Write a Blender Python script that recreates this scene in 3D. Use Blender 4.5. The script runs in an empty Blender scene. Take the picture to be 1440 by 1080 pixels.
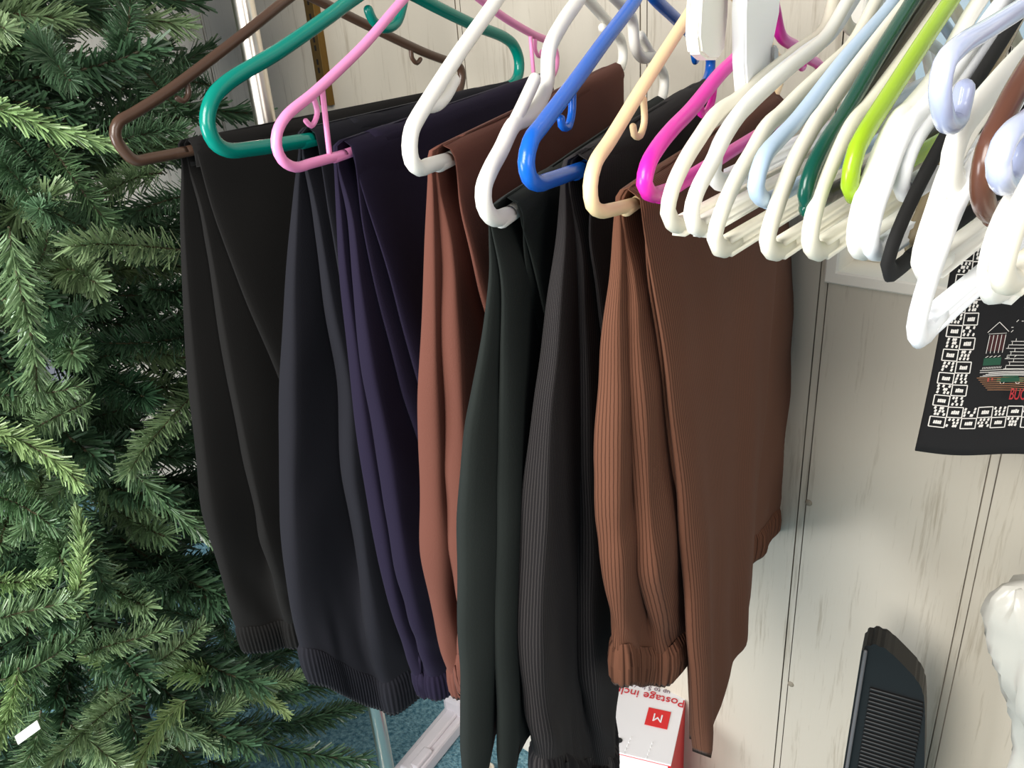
import bpy, bmesh, math, random
from mathutils import Vector, Matrix, noise
random.seed(7)
scn = bpy.context.scene
COL = scn.collection
PI = math.pi

# ------------------------------------------------------------------ camera
F, CX, CY = 1152.0, 720.0, 540.0
VPX, VPY = 905.0, 3000.0                      # where the verticals of the room meet
_dx, _dy = VPX-CX, VPY-CY
PITCH = math.atan(F/math.hypot(_dx, _dy)); ROLL = math.atan2(_dx, _dy); AZ = math.radians(42)
head = Vector((-math.sin(AZ), math.cos(AZ), 0)); rt0 = Vector((math.cos(AZ), math.sin(AZ), 0)); UPV = Vector((0, 0, 1))
FW = head*math.cos(PITCH) - UPV*math.sin(PITCH); u0 = head*math.sin(PITCH) + UPV*math.cos(PITCH)
RT = rt0*math.cos(ROLL) - u0*math.sin(ROLL); UP = u0*math.cos(ROLL) + rt0*math.sin(ROLL)
EYE = 1.33                                    # camera height over the floor; floor is z = -EYE
cam = bpy.data.cameras.new('camera'); camo = bpy.data.objects.new('camera', cam); COL.objects.link(camo)
cam.sensor_width = 36; cam.lens = F/1440*36; cam.clip_start = 0.02
camo.matrix_world = Matrix(((RT.x, UP.x, -FW.x, 0), (RT.y, UP.y, -FW.y, 0), (RT.z, UP.z, -FW.z, 0), (0, 0, 0, 1)))
scn.camera = camo

def ray(p):
    return (FW*F + RT*(p[0]-CX) - UP*(p[1]-CY)).normalized()
def on_y(p, y): v = ray(p); return v*(y/v.y)
def on_z(p, z): v = ray(p); return v*(z/v.z)
def at_h(p, d): v = ray(p); return v*(d/math.hypot(v.x, v.y))      # at horizontal distance d
def on_plane(p, o, n): v = ray(p); return v*(o.dot(n)/v.dot(n))

WALL = 0.85
FLOOR = -EYE
ROD_Y, ROD_Z, ROD_R = 0.53, 0.115, 0.0125

# ------------------------------------------------------------------ object helpers
def link(o, parent=None):
    COL.objects.link(o)
    if parent is not None: o.parent = parent
    return o
def obj(name, bm, mat, parent=None, smooth=True, world=True):
    me = bpy.data.meshes.new(name)
    bmesh.ops.recalc_face_normals(bm, faces=bm.faces[:])
    if parent is not None and world:
        bmesh.ops.transform(bm, matrix=Matrix.Translation(-parent.location), verts=bm.verts[:])
    bm.to_mesh(me); bm.free()
    for p in me.polygons: p.use_smooth = smooth
    for m in (mat if isinstance(mat, (list, tuple)) else [mat]): me.materials.append(m)
    return link(bpy.data.objects.new(name, me), parent)
def thing(name, label, cat, loc, group=None):
    o = bpy.data.objects.new(name, None); o.location = loc; o.empty_display_size = .02
    o['label'] = label; o['category'] = cat
    if group: o['group'] = group
    return link(o)
def tag(o, label, cat, group=None):
    o['label'] = label; o['category'] = cat
    if group: o['group'] = group
    return o
def structure(o): o['kind'] = 'structure'; return o

# ------------------------------------------------------------------ mesh helpers
def catmull(pts, step):
    out = []; n = len(pts)
    for i in range(n-1):
        p0 = pts[max(i-1, 0)]; p1 = pts[i]; p2 = pts[i+1]; p3 = pts[min(i+2, n-1)]
        L = (p2-p1).length
        k = max(1, int(L/step))
        # centripetal
        d01 = max((p1-p0).length, 1e-6)**.5; d12 = max(L, 1e-6)**.5; d23 = max((p3-p2).length, 1e-6)**.5
        m1 = (p2-p1); m2 = (p2-p1)
        if i > 0: m1 = ((p1-p0)/d01 - (p2-p0)/(d01+d12) + (p2-p1)/d12)*d12
        if i < n-2: m2 = ((p2-p1)/d12 - (p3-p1)/(d12+d23) + (p3-p2)/d23)*d12
        for j in range(k):
            t = j/k; a = 2*t**3-3*t**2+1; b = t**3-2*t**2+t; c = -2*t**3+3*t**2; d = t**3-t**2
            out.append(p1*a + m1*b + p2*c + m2*d)
    out.append(pts[-1].copy())
    return out
def circle(rx, ry=None, n=14):
    ry = rx if ry is None else ry
    return [(rx*math.cos(2*PI*i/n), ry*math.sin(2*PI*i/n)) for i in range(n)]
def sweep(bm, path, prof, nrm, closed=False, round_ends=True, scale=None):
    """sweep profile (a along nrm, b along tangent x nrm) along path"""
    rings = []; n = len(path)
    idx = list(range(n))
    seq = []
    for i in idx:
        a = path[i-1] if (i > 0 or closed) else path[i]
        b = path[(i+1) % n] if (i < n-1 or closed) else path[i]
        t = (b-a); t = t.normalized() if t.length > 1e-9 else Vector((0, 0, 1))
        s = scale(i/(n-1)) if scale else 1.0
        seq.append((path[i], t, s))
    if round_ends and not closed:
        r = max(abs(b) for a, b in prof)
        p, t, s = seq[0]; pre = [(p - t*r*s*math.sin(a), t, s*max(math.cos(a), .05)) for a in (1.45, 1.0, .5)]
        p, t, s = seq[-1]; post = [(p + t*r*s*math.sin(a), t, s*max(math.cos(a), .05)) for a in (.5, 1.0, 1.45)]
        seq = pre + seq + post
    for p, t, s in seq:
        nn = (nrm - t*nrm.dot(t)).normalized(); bb = t.cross(nn)
        rings.append([bm.verts.new(p + nn*a*s + bb*b*s) for a, b in prof])
    m = len(prof)
    for i in range(len(rings) - (0 if closed else 1)):
        A = rings[i]; B = rings[(i+1) % len(rings)]
        for j in range(m):
            try: bm.faces.new((A[j], A[(j+1) % m], B[(j+1) % m], B[j]))
            except ValueError: pass
    if not closed:
        bm.faces.new(rings[0]); bm.faces.new(rings[-1])
def box(bm, c, sx, sy, sz, ax=None, bev=0.0):
    """box centred on c, axes ax = (X, Y, Z) unit vectors"""
    ax = ax or (Vector((1, 0, 0)), Vector((0, 1, 0)), Vector((0, 0, 1)))
    b2 = bmesh.new(); bmesh.ops.create_cube(b2, size=1)
    for v in b2.verts: v.co = Vector((v.co.x*sx, v.co.y*sy, v.co.z*sz))
    if bev > 0: bmesh.ops.bevel(b2, geom=b2.edges[:], offset=bev, segments=2, affect='EDGES', profile=.5)
    vm = {}
    for v in b2.verts: vm[v] = bm.verts.new(Vector(c) + ax[0]*v.co.x + ax[1]*v.co.y + ax[2]*v.co.z)
    for f in b2.faces: bm.faces.new([vm[v] for v in f.verts])
    b2.free()
def quad(bm, a, b, c, d, mi=0):
    f = bm.faces.new([bm.verts.new(x) for x in (a, b, c, d)]); f.material_index = mi; return f
def text_bm(s, size, M, depth=.0004, align='CENTER'):
    cu = bpy.data.curves.new('t', 'FONT'); cu.body = s; cu.size = size; cu.align_x = align; cu.align_y = 'CENTER'; cu.extrude = depth
    o = bpy.data.objects.new('t', cu); COL.objects.link(o)
    dg = bpy.context.evaluated_depsgraph_get(); me = bpy.data.meshes.new_from_object(o.evaluated_get(dg))
    bm = bmesh.new(); bm.from_mesh(me); bmesh.ops.transform(bm, matrix=M, verts=bm.verts[:])
    bpy.data.objects.remove(o); bpy.data.curves.remove(cu); bpy.data.meshes.remove(me)
    return bm

# ------------------------------------------------------------------ materials
def lin(c):
    c = c/255.0
    return c/12.92 if c <= .04045 else ((c+.055)/1.055)**2.4
def rgb(*c): return tuple(lin(x) for x in c) + (1,)
def mat(name, color, rough=.5, metal=0, **kw):
    m = bpy.data.materials.new(name); m.use_nodes = True; nt = m.node_tree; b = nt.nodes['Principled BSDF']
    b.inputs['Base Color'].default_value = color; b.inputs['Roughness'].default_value = rough; b.inputs['Metallic'].default_value = metal
    for k, v in kw.items(): b.inputs[k.replace('_', ' ')].default_value = v
    return m
def N(m, t): return m.node_tree.nodes.new(t)
def L(m, a, b): m.node_tree.links.new(a, b)
def bump_noise(m, scale, strength, vec=None, dist=.002, detail=4):
    b = m.node_tree.nodes['Principled BSDF']
    tc = N(m, 'ShaderNodeTexCoord'); nz = N(m, 'ShaderNodeTexNoise'); bp = N(m, 'ShaderNodeBump')
    nz.inputs['Scale'].default_value = scale; nz.inputs['Detail'].default_value = detail
    src = tc.outputs['Object']
    if vec:
        mp = N(m, 'ShaderNodeMapping'); mp.inputs['Scale'].default_value = vec; L(m, src, mp.inputs['Vector']); src = mp.outputs['Vector']
    L(m, src, nz.inputs['Vector']); L(m, nz.outputs['Fac'], bp.inputs['Height'])
    bp.inputs['Strength'].default_value = strength; bp.inputs['Distance'].default_value = dist
    L(m, bp.outputs['Normal'], b.inputs['Normal'])
    return nz, bp
def mottled(m, c1, c2, scale, vec=None, lo=.35, hi=.65):
    b = m.node_tree.nodes['Principled BSDF']
    tc = N(m, 'ShaderNodeTexCoord'); nz = N(m, 'ShaderNodeTexNoise'); rp = N(m, 'ShaderNodeValToRGB')
    nz.inputs['Scale'].default_value = scale; nz.inputs['Detail'].default_value = 5
    src = tc.outputs['Object']
    if vec:
        mp = N(m, 'ShaderNodeMapping'); mp.inputs['Scale'].default_value = vec; L(m, src, mp.inputs['Vector']); src = mp.outputs['Vector']
    L(m, src, nz.inputs['Vector']); L(m, nz.outputs['Fac'], rp.inputs['Fac'])
    rp.color_ramp.elements[0].color = c1; rp.color_ramp.elements[1].color = c2
    rp.color_ramp.elements[0].position = lo; rp.color_ramp.elements[1].position = hi
    L(m, rp.outputs['Color'], b.inputs['Base Color'])
    return m
def fabric(name, color, stripes=None, freq=0, sheen=.03):
    """cloth with a fine weave; stripes = second colour of a thin pinstripe running down the cloth"""
    m = mat(name, color, .85)
    b = m.node_tree.nodes['Principled BSDF']
    b.inputs['Sheen Weight'].default_value = sheen; b.inputs['Sheen Roughness'].default_value = .4
    b.inputs['Specular IOR Level'].default_value = .08
    uv = N(m, 'ShaderNodeUVMap'); uv.uv_map = 'UVMap'
    nz = N(m, 'ShaderNodeTexNoise'); nz.inputs['Scale'].default_value = 700; nz.inputs['Detail'].default_value = 2
    L(m, uv.outputs['UV'], nz.inputs['Vector'])
    bp = N(m, 'ShaderNodeBump'); bp.inputs['Strength'].default_value = .25; bp.inputs['Distance'].default_value = .0006
    L(m, nz.outputs['Fac'], bp.inputs['Height']); L(m, bp.outputs['Normal'], b.inputs['Normal'])
    if stripes:
        wv = N(m, 'ShaderNodeTexWave'); wv.wave_type = 'BANDS'; wv.bands_direction = 'X'; wv.inputs['Scale'].default_value = freq
        wv.inputs['Distortion'].default_value = .6; wv.inputs['Detail'].default_value = 1
        L(m, uv.outputs['UV'], wv.inputs['Vector'])
        rp = N(m, 'ShaderNodeValToRGB'); rp.color_ramp.elements[0].position = .72; rp.color_ramp.elements[1].position = .95
        rp.color_ramp.elements[0].color = color; rp.color_ramp.elements[1].color = stripes
        L(m, wv.outputs['Fac'], rp.inputs['Fac']); L(m, rp.outputs['Color'], b.inputs['Base Color'])
    return m
def plastic(name, color, rough=.3, **kw):
    m = mat(name, color, rough, **kw); bump_noise(m, 60, .05, dist=.001); return m

M = {}
M['white'] = plastic('white_plastic', rgb(244, 241, 230), .38)
M['cool_white'] = plastic('cool_white_plastic', rgb(246, 247, 248), .35)
M['ivory'] = plastic('ivory_plastic', rgb(236, 230, 210), .42)
M['cream'] = plastic('cream_plastic', rgb(247, 218, 168), .4)
M['brown'] = plastic('brown_plastic', rgb(78, 58, 46), .28)
M['brown2'] = plastic('red_brown_plastic', rgb(92, 58, 44), .25)
M['dark_brown'] = plastic('dark_brown_plastic', rgb(66, 56, 46), .4)
M['teal'] = plastic('teal_plastic', rgb(0, 128, 112), .22)
M['pink'] = plastic('pink_plastic', rgb(245, 150, 200), .35)
M['blue'] = plastic('blue_plastic', rgb(20, 98, 200), .25)
M['magenta'] = plastic('magenta_plastic', rgb(226, 40, 168), .3)
M['pale_blue'] = plastic('pale_blue_plastic', rgb(178, 200, 222), .35)
M['dark_green'] = plastic('dark_green_plastic', rgb(8, 72, 58), .25)
M['lime'] = plastic('lime_plastic', rgb(150, 184, 30), .25)
M['pearl'] = plastic('pearl_periwinkle_plastic', rgb(188, 196, 226), .22, Coat_Weight=.5)
M['velvet'] = mat('black_velvet', rgb(15, 14, 13), .9)
M['amber'] = mat('clear_amber_plastic', rgb(205, 185, 150), .15, Transmission_Weight=.6)
M['chrome'] = mat('chrome', rgb(228, 220, 208), .28, 1)
M['steel'] = mat('steel', rgb(190, 190, 192), .3, 1)
M['brass'] = mat('aged_brass', rgb(134, 106, 58), .45, .9); bump_noise(M['brass'], 120, .3)
M['slot'] = mat('slot_dark', rgb(20, 15, 8), .9)
M['black_cloth'] = fabric('black_cloth', rgb(28, 27, 26))
M['navy_cloth'] = fabric('navy_cloth', rgb(33, 33, 38))
M['purple_cloth'] = fabric('purple_navy_cloth', rgb(34, 29, 46))
M['rust_cloth'] = fabric('red_brown_cloth', rgb(102, 64, 54))
M['green_black_cloth'] = fabric('green_black_cloth', rgb(35, 39, 37))
M['pin_cloth'] = fabric('charcoal_pinstripe', rgb(36, 34, 35), rgb(62, 59, 58), 150)
M['brown_pin'] = fabric('brown_pinstripe', rgb(104, 69, 53), rgb(68, 43, 32), 120)

def wall_material():
    m = mat('painted_wood_panel', rgb(200, 193, 180), .55)
    b = m.node_tree.nodes['Principled BSDF']
    tc = N(m, 'ShaderNodeTexCoord')
    n1 = N(m, 'ShaderNodeTexNoise'); n1.inputs['Scale'].default_value = 6; n1.inputs['Detail'].default_value = 3
    L(m, tc.outputs['Object'], n1.inputs['Vector'])
    mx = N(m, 'ShaderNodeVectorMath'); mx.operation = 'MULTIPLY_ADD'; mx.inputs[1].default_value = (.012, 0, 0)
    L(m, n1.outputs['Color'], mx.inputs[0]); L(m, tc.outputs['Object'], mx.inputs[2])
    def grain(sc, zs, det):
        mp = N(m, 'ShaderNodeMapping'); mp.inputs['Scale'].default_value = (1, 1, zs); L(m, mx.outputs['Vector'], mp.inputs['Vector'])
        n2 = N(m, 'ShaderNodeTexNoise'); n2.inputs['Scale'].default_value = sc; n2.inputs['Detail'].default_value = det; n2.inputs['Roughness'].default_value = .65
        L(m, mp.outputs['Vector'], n2.inputs['Vector']); return n2
    fine, broad = grain(240, .05, 4), grain(42, .09, 6)
    ad = N(m, 'ShaderNodeMath'); ad.operation = 'ADD'; L(m, fine.outputs['Fac'], ad.inputs[0]); L(m, broad.outputs['Fac'], ad.inputs[1])
    hf = N(m, 'ShaderNodeMath'); hf.operation = 'MULTIPLY'; hf.inputs[1].default_value = .5; L(m, ad.outputs[0], hf.inputs[0])
    rp = N(m, 'ShaderNodeValToRGB'); e = rp.color_ramp.elements
    e[0].position = .36; e[0].color = rgb(176, 166, 148); e[1].position = .46; e[1].color = rgb(202, 194, 178)
    L(m, hf.outputs[0], rp.inputs['Fac']); L(m, rp.outputs['Color'], b.inputs['Base Color'])
    bp = N(m, 'ShaderNodeBump'); bp.inputs['Strength'].default_value = .45; bp.inputs['Distance'].default_value = .0015
    L(m, hf.outputs[0], bp.inputs['Height']); L(m, bp.outputs['Normal'], b.inputs['Normal'])
    return m
M['wall'] = wall_material()
M['groove'] = mat('groove', rgb(150, 140, 126), .8); mottled(M['groove'], rgb(96, 88, 76), rgb(176, 166, 150), 30, (1, 1, .3))
M['paint'] = mat('cream_gloss_paint', rgb(246, 241, 228), .35)
M['carpet'] = mat('blue_carpet', rgb(50, 105, 125), .95); mottled(M['carpet'], rgb(52, 106, 126), rgb(140, 184, 196), 130, lo=.3, hi=.7)
bump_noise(M['carpet'], 240, 1.0, dist=.006)
M['nail'] = mat('painted_nail', rgb(150, 140, 122), .6)

# ------------------------------------------------------------------ room shell
def build_room():
    gx = [on_y(p, WALL).x for p in ((648, 60), (905, 60), (1130, 690), (1388, 700))]
    gx = [gx[0]-.62] + gx + [gx[3]+.22, gx[3]+.52]
    x0, x1, z0, z1 = -2.6, 1.3, FLOOR, 1.0
    win = window_rect()
    bm = bmesh.new()
    w = .009
    edges = [x0]
    for g in gx: edges += [g-w/2-.0006, g-w/2+.0006, g+w/2-.0006, g+w/2+.0006]
    edges.append(x1)
    cuts = sorted(set(edges + [win[0], win[1]]))
    for a, b in zip(cuts[:-1], cuts[1:]):
        mid = (a+b)/2
        ing = any(abs(abs(mid-g)-w/2) < .0006 for g in gx)
        strip = any(abs(mid-g) < w/2-.001 for g in gx)
        y = WALL + (.003 if ing else (.0008 if strip else 0))
        zs = [(z0, z1)]
        if win[0] <= mid <= win[1]: zs = [(z0, win[2]), (win[3], z1)]
        for c, d in zs:
            quad(bm, Vector((a, y, c)), Vector((b, y, c)), Vector((b, y, d)), Vector((a, y, d)), 1 if ing else 0)
        if ing:
            for xx in (a, b):
                quad(bm, Vector((xx, WALL, z0)), Vector((xx, WALL+.003, z0)), Vector((xx, WALL+.003, z1)), Vector((xx, WALL, z1)), 1)
    o = obj('wall_back', bm, [M['wall'], M['groove']], smooth=False); structure(o)
    for p in ((1137, 707), (1112, 962)):
        c = on_y(p, WALL); b2 = bmesh.new()
        bmesh.ops.create_uvsphere(b2, u_segments=12, v_segments=8, radius=.0045)
        for v in b2.verts: v.co = Vector((v.co.x, v.co.y*.35, v.co.z)) + c
        obj('nail_head', b2, M['nail'], o)
    bm = bmesh.new()
    n = 60
    quad(bm, Vector((-2.6, -2.2, FLOOR)), Vector((1.3, -2.2, FLOOR)), Vector((1.3, WALL+.01, FLOOR)), Vector((-2.6, WALL+.01, FLOOR)))
    structure(obj('floor', bm, M['carpet'], smooth=False))
    bm = bmesh.new(); box(bm, Vector((-.65, WALL-.007, FLOOR+.045)), 3.9, .014, .09, bev=.003)
    structure(obj('baseboard_back', bm, M['paint'], smooth=False))

def window_rect():
    a = on_y((1165, 392), WALL)
    return (a.x+.012, a.x+.86, a.z+.012, a.z+.82)
def build_window():
    x0, x1, z0, z1 = window_rect(); y = WALL
    root = thing('window_1', 'x', 'x', (x0, y, z0)); del root['label']; del root['category']; structure(root)
    bm = bmesh.new()                                   # recess lining with a narrow casing round the opening
    t = .014; d = on_z((1213, 363), z0).y - WALL + .012; c4 = lambda m_, yy: [Vector((x0-m_, yy, z0-m_)), Vector((x1+m_, yy, z0-m_)), Vector((x1+m_, yy, z1+m_)), Vector((x0-m_, yy, z1+m_))]
    loops = [[bm.verts.new(v) for v in c4(m_, yy)] for m_, yy in ((t, y+d), (t, y-.008), (t-.002, y-.010), (.002, y-.010), (0, y-.008), (0, y+d))]
    for A_, B_ in zip(loops, loops[1:]+loops[:1]):
        for q in range(4): bm.faces.new((A_[q], A_[(q+1) % 4], B_[(q+1) % 4], B_[q]))
    structure(obj('window_frame', bm, M['paint'], root, smooth=False))
    bm = bmesh.new()
    s = .03; yy = y+d-.012
    for zc in (z0+s/2, z1-s/2): box(bm, Vector(((x0+x1)/2, yy, zc)), x1-x0, .02, s, bev=.003)
    for xc in (x0+s/2, x1-s/2, (x0+x1)/2): box(bm, Vector((xc, yy, (z0+z1)/2)), s, .02, z1-z0-2*s, bev=.003)
    structure(obj('window_sash', bm, M['paint'], root, smooth=False))
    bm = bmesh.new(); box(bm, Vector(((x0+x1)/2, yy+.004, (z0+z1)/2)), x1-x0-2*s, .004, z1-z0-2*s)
    structure(obj('window_pane', bm, mat('frosted_glass_added_glow', rgb(150, 168, 176), .35, Transmission_Weight=.5, Emission_Color=rgb(170, 190, 200), Emission_Strength=.35), root, smooth=False))  # faint glow added to the pane to lighten the sill and frame

def build_standard():
    """slotted brass shelf standard screwed to the wall"""
    a = on_y((437, 0), WALL); b = on_y((465, 147), WALL); x = b.x
    root = thing('shelf_standard', 'slotted aged brass shelf standard fixed upright on the white wall', 'shelf bracket', (x, WALL, b.z))
    bm = bmesh.new(); w = .022; zt = b.z+.75; dep = .011
    box(bm, Vector((x, WALL-dep, (b.z+zt)/2)), w, .003, zt-b.z, bev=.0008)
    for s in (-1, 1): box(bm, Vector((x+s*(w/2-.0015), WALL-dep/2, (b.z+zt)/2)), .003, dep-.001, zt-b.z)
    obj('channel', bm, M['brass'], root, smooth=False)
    bm = bmesh.new(); z = b.z+.02
    while z < zt-.02:
        for dz in (0, .012): box(bm, Vector((x, WALL-dep-.0012, z+dz)), .0045, .0012, .008, bev=.0003)
        z += .032
    obj('slots', bm, M['slot'], root, smooth=False)

def build_rack():
    v = ray((341+.189*180, 180)); k = ROD_Y/v.y; px, py = v.x*k, ROD_Y
    root = thing('garment_rack', 'chrome garment rack with a round upright behind the hanging trousers', 'clothes rack', (px, py, FLOOR))
    x1 = .75; r = .0115
    def tube(name, pts, rr, m, nrm):
        bm = bmesh.new(); sweep(bm, [Vector(p) for p in pts], circle(rr, n=20), Vector(nrm)); return obj(name, bm, m, root)
    for xx in (px, x1):
        tube('upright', [(xx, py, FLOOR+.03), (xx, py, -.4), (xx, py, ROD_Z-.02)], r, M['chrome'], (1, 0, 0))
        tube('foot_bar', [(xx, py-.22, FLOOR+.02), (xx, py+.22, FLOOR+.02)], .012, M['chrome'], (0, 0, 1))
    tube('rail', [(px-.02, py, ROD_Z), (-.2, py, ROD_Z), (x1+.02, py, ROD_Z)], ROD_R, M['chrome'], (0, 0, 1))

# ------------------------------------------------------------------ hangers
class Pl:
    """vertical plane a hanger hangs in: s runs along its bar away from us, z up, o to its right side"""
    def __init__(s, corner, yaw, Y=.327, tilt=0.0):
        s.tilt = tilt
        s.o = on_y(corner, Y); a = math.radians(yaw)
        s.e = Vector((-math.sin(a), math.cos(a), 0)); s.n = Vector((math.cos(a), math.sin(a), 0))
    def px(s, p, off=0):
        P = on_plane(p, s.o + s.n*off, s.n)
        x = (P-s.o).dot(s.e); return Vector((x, off, P.z - s.tilt*x))
    def w(s, q):                                          # (s, off, z) -> world
        q = Vector(q); r = s.o + s.e*q.x + s.n*q.y; r.z = q.z + s.tilt*q.x; return r

HG = {}
DEBUG = False
def fit_off(P, path, L_): pass
def hanger(key, label, m, corner, trace, yaw=11, L_=.41, r=.004, Y=.327, bar='round', group=None, name='clothes_hanger',
           ry=None, hooks=(), struts=(), prongs=(), open_tip=None, apex=None, extra=None, tilt=0.0):
    P = Pl(corner, yaw, Y, tilt); HG[key] = P
    pts = [P.px(p) for p in trace]
    flat = [Vector((q.x, 0, q.z)) for q in pts]
    zb = flat[0].z if open_tip is None else min(q.z for q in flat)
    last, prev = flat[-1], flat[max(0, len(flat)-3)]
    half = L_/2 + min(q.x for q in flat)
    sl = (last.z-prev.z)/max(last.x-prev.x, .005); sl = max(.15, min(.9, sl))
    zmax = .035
    az = apex if apex is not None else min(max(last.z + sl*(half-last.x), last.z+.004), zmax)
    if open_tip is None: az = max(az, .0)
    ap = Vector((half, 0, az))
    if last.x > half-.02:
        flat = [q for q in flat if q.x < half-.03] ; last = flat[-1]
    near = flat + [last.lerp(ap, .5), ap]
    mir = lambda q: Vector((2*half-q.x, q.y, q.z))
    ry_ = ry or r


    if DEBUG: print('HG', key, [(round(q.x,3), round(q.z,3)) for q in flat[-3:]], round(half,3), round(az,3), round(last.z + sl*(half-last.x),3))
    loc = P.w((half, 0, az)); loc = Vector((loc.x, loc.y, ROD_Z+ROD_R))
    root = thing(name, label, 'hanger', loc, group)
    W = lambda path: [P.w(q) for q in path]
    bm = bmesh.new()
    prof = circle(r, ry_, 16)
    sm = catmull(near, .004)
    if open_tip is None:
        far = [mir(q) for q in reversed(sm)]
        body = sm + far[1:]
        sweep(bm, W(body), prof, P.n, round_ends=False)
        a, b = flat[0], mir(flat[0]); a = Vector((a.x-.012, 0, a.z)); b = Vector((b.x+.012, 0, a.z))
        if bar == 'round':
            sweep(bm, W([a, a.lerp(b, .5), b]), prof, P.n)
        else:                                            # ribbed I-beam bar
            t, hh = r*.98, ry_*1.0
            ib = [(-t, -hh), (t, -hh), (t, -hh*.5), (t*.72, -hh*.35), (t*.72, hh*.35), (t, hh*.5), (t, hh), (-t, hh), (-t, hh*.5), (-t*.72, hh*.35), (-t*.72, -hh*.35), (-t, -hh*.5)]
            sweep(bm, W([a, a.lerp(b, .5), b]), ib, P.n, round_ends=False)
    else:
        # no bar: each arm ends in an upturned curl with a rounded tip
        tip = [Vector((P.px(p).x, 0, P.px(p).z)) for p in open_tip]
        body = catmull(list(reversed(tip)) + near, .003)
        full = body + [mir(q) for q in reversed(body)][1:]
        sweep(bm, W(full), prof, P.n)
    obj('frame', bm, m, root)
    # hook over the rail
    bm = bmesh.new()
    hr = ROD_R+.004+.003
    cen = Vector((half, 0, ROD_Z-.003 - tilt*half))
    # stem: from apex up, swing to the back of the curl
    start = ap + Vector((0, 0, -.003))
    path = [start, start.lerp(Vector((half, 0, cen.z-hr-.004)), .6)]
    arc = []
    for i in range(13):
        a = math.radians(-110 + i*(290/12.0))          # from below-left round over the top to the open tip
        arc.append(cen + Vector((hr*math.sin(a), 0, hr*math.cos(a))))
    path = path + list(arc)
    sweep(bm, W(catmull(path, .004)), circle(min(.0032, r*.85), n=12), P.n)
    obj('hook', bm, m, root)
    sub = lambda lst: [Vector((P.px(p).x, 0, P.px(p).z)) for p in lst]
    for h in hooks:
        q = sub(h)
        for f in (lambda v: v, mir):
            bm = bmesh.new(); sweep(bm, W(catmull([f(v) for v in q], .0025)), circle(r*.52, n=10), P.n); obj('strap_hook', bm, m, root)
    for h in struts:
        q = sub(h)
        for f in (lambda v: v, mir):
            bm = bmesh.new(); sweep(bm, W([f(v) for v in q]), circle(r*.55, n=10), P.n); obj('strut', bm, m, root)
    for h in prongs:
        q = sub(h)
        for f in (lambda v: v, mir):
            bm = bmesh.new(); sweep(bm, W(catmull([f(v) for v in q], .003)), circle(r*.85, r*.9, 12), P.n); obj('strap_prong', bm, m, root)
    if extra: extra(P, root, half, az, m, W)
    return P, flat, half, root

def centre_hook(P, root, half, az, m, W):
    """big U shaped hook below the apex of the teal hanger"""
    q = [P.px(p) for p in ((572, -40), (567, 5), (558, 32), (540, 40), (524, 28), (518, 14))]
    bm = bmesh.new(); sweep(bm, W(catmull([Vector((v.x, 0, v.z)) for v in q], .003)), circle(.0042, n=14), P.n); obj('centre_hook', bm, m, root)

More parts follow.
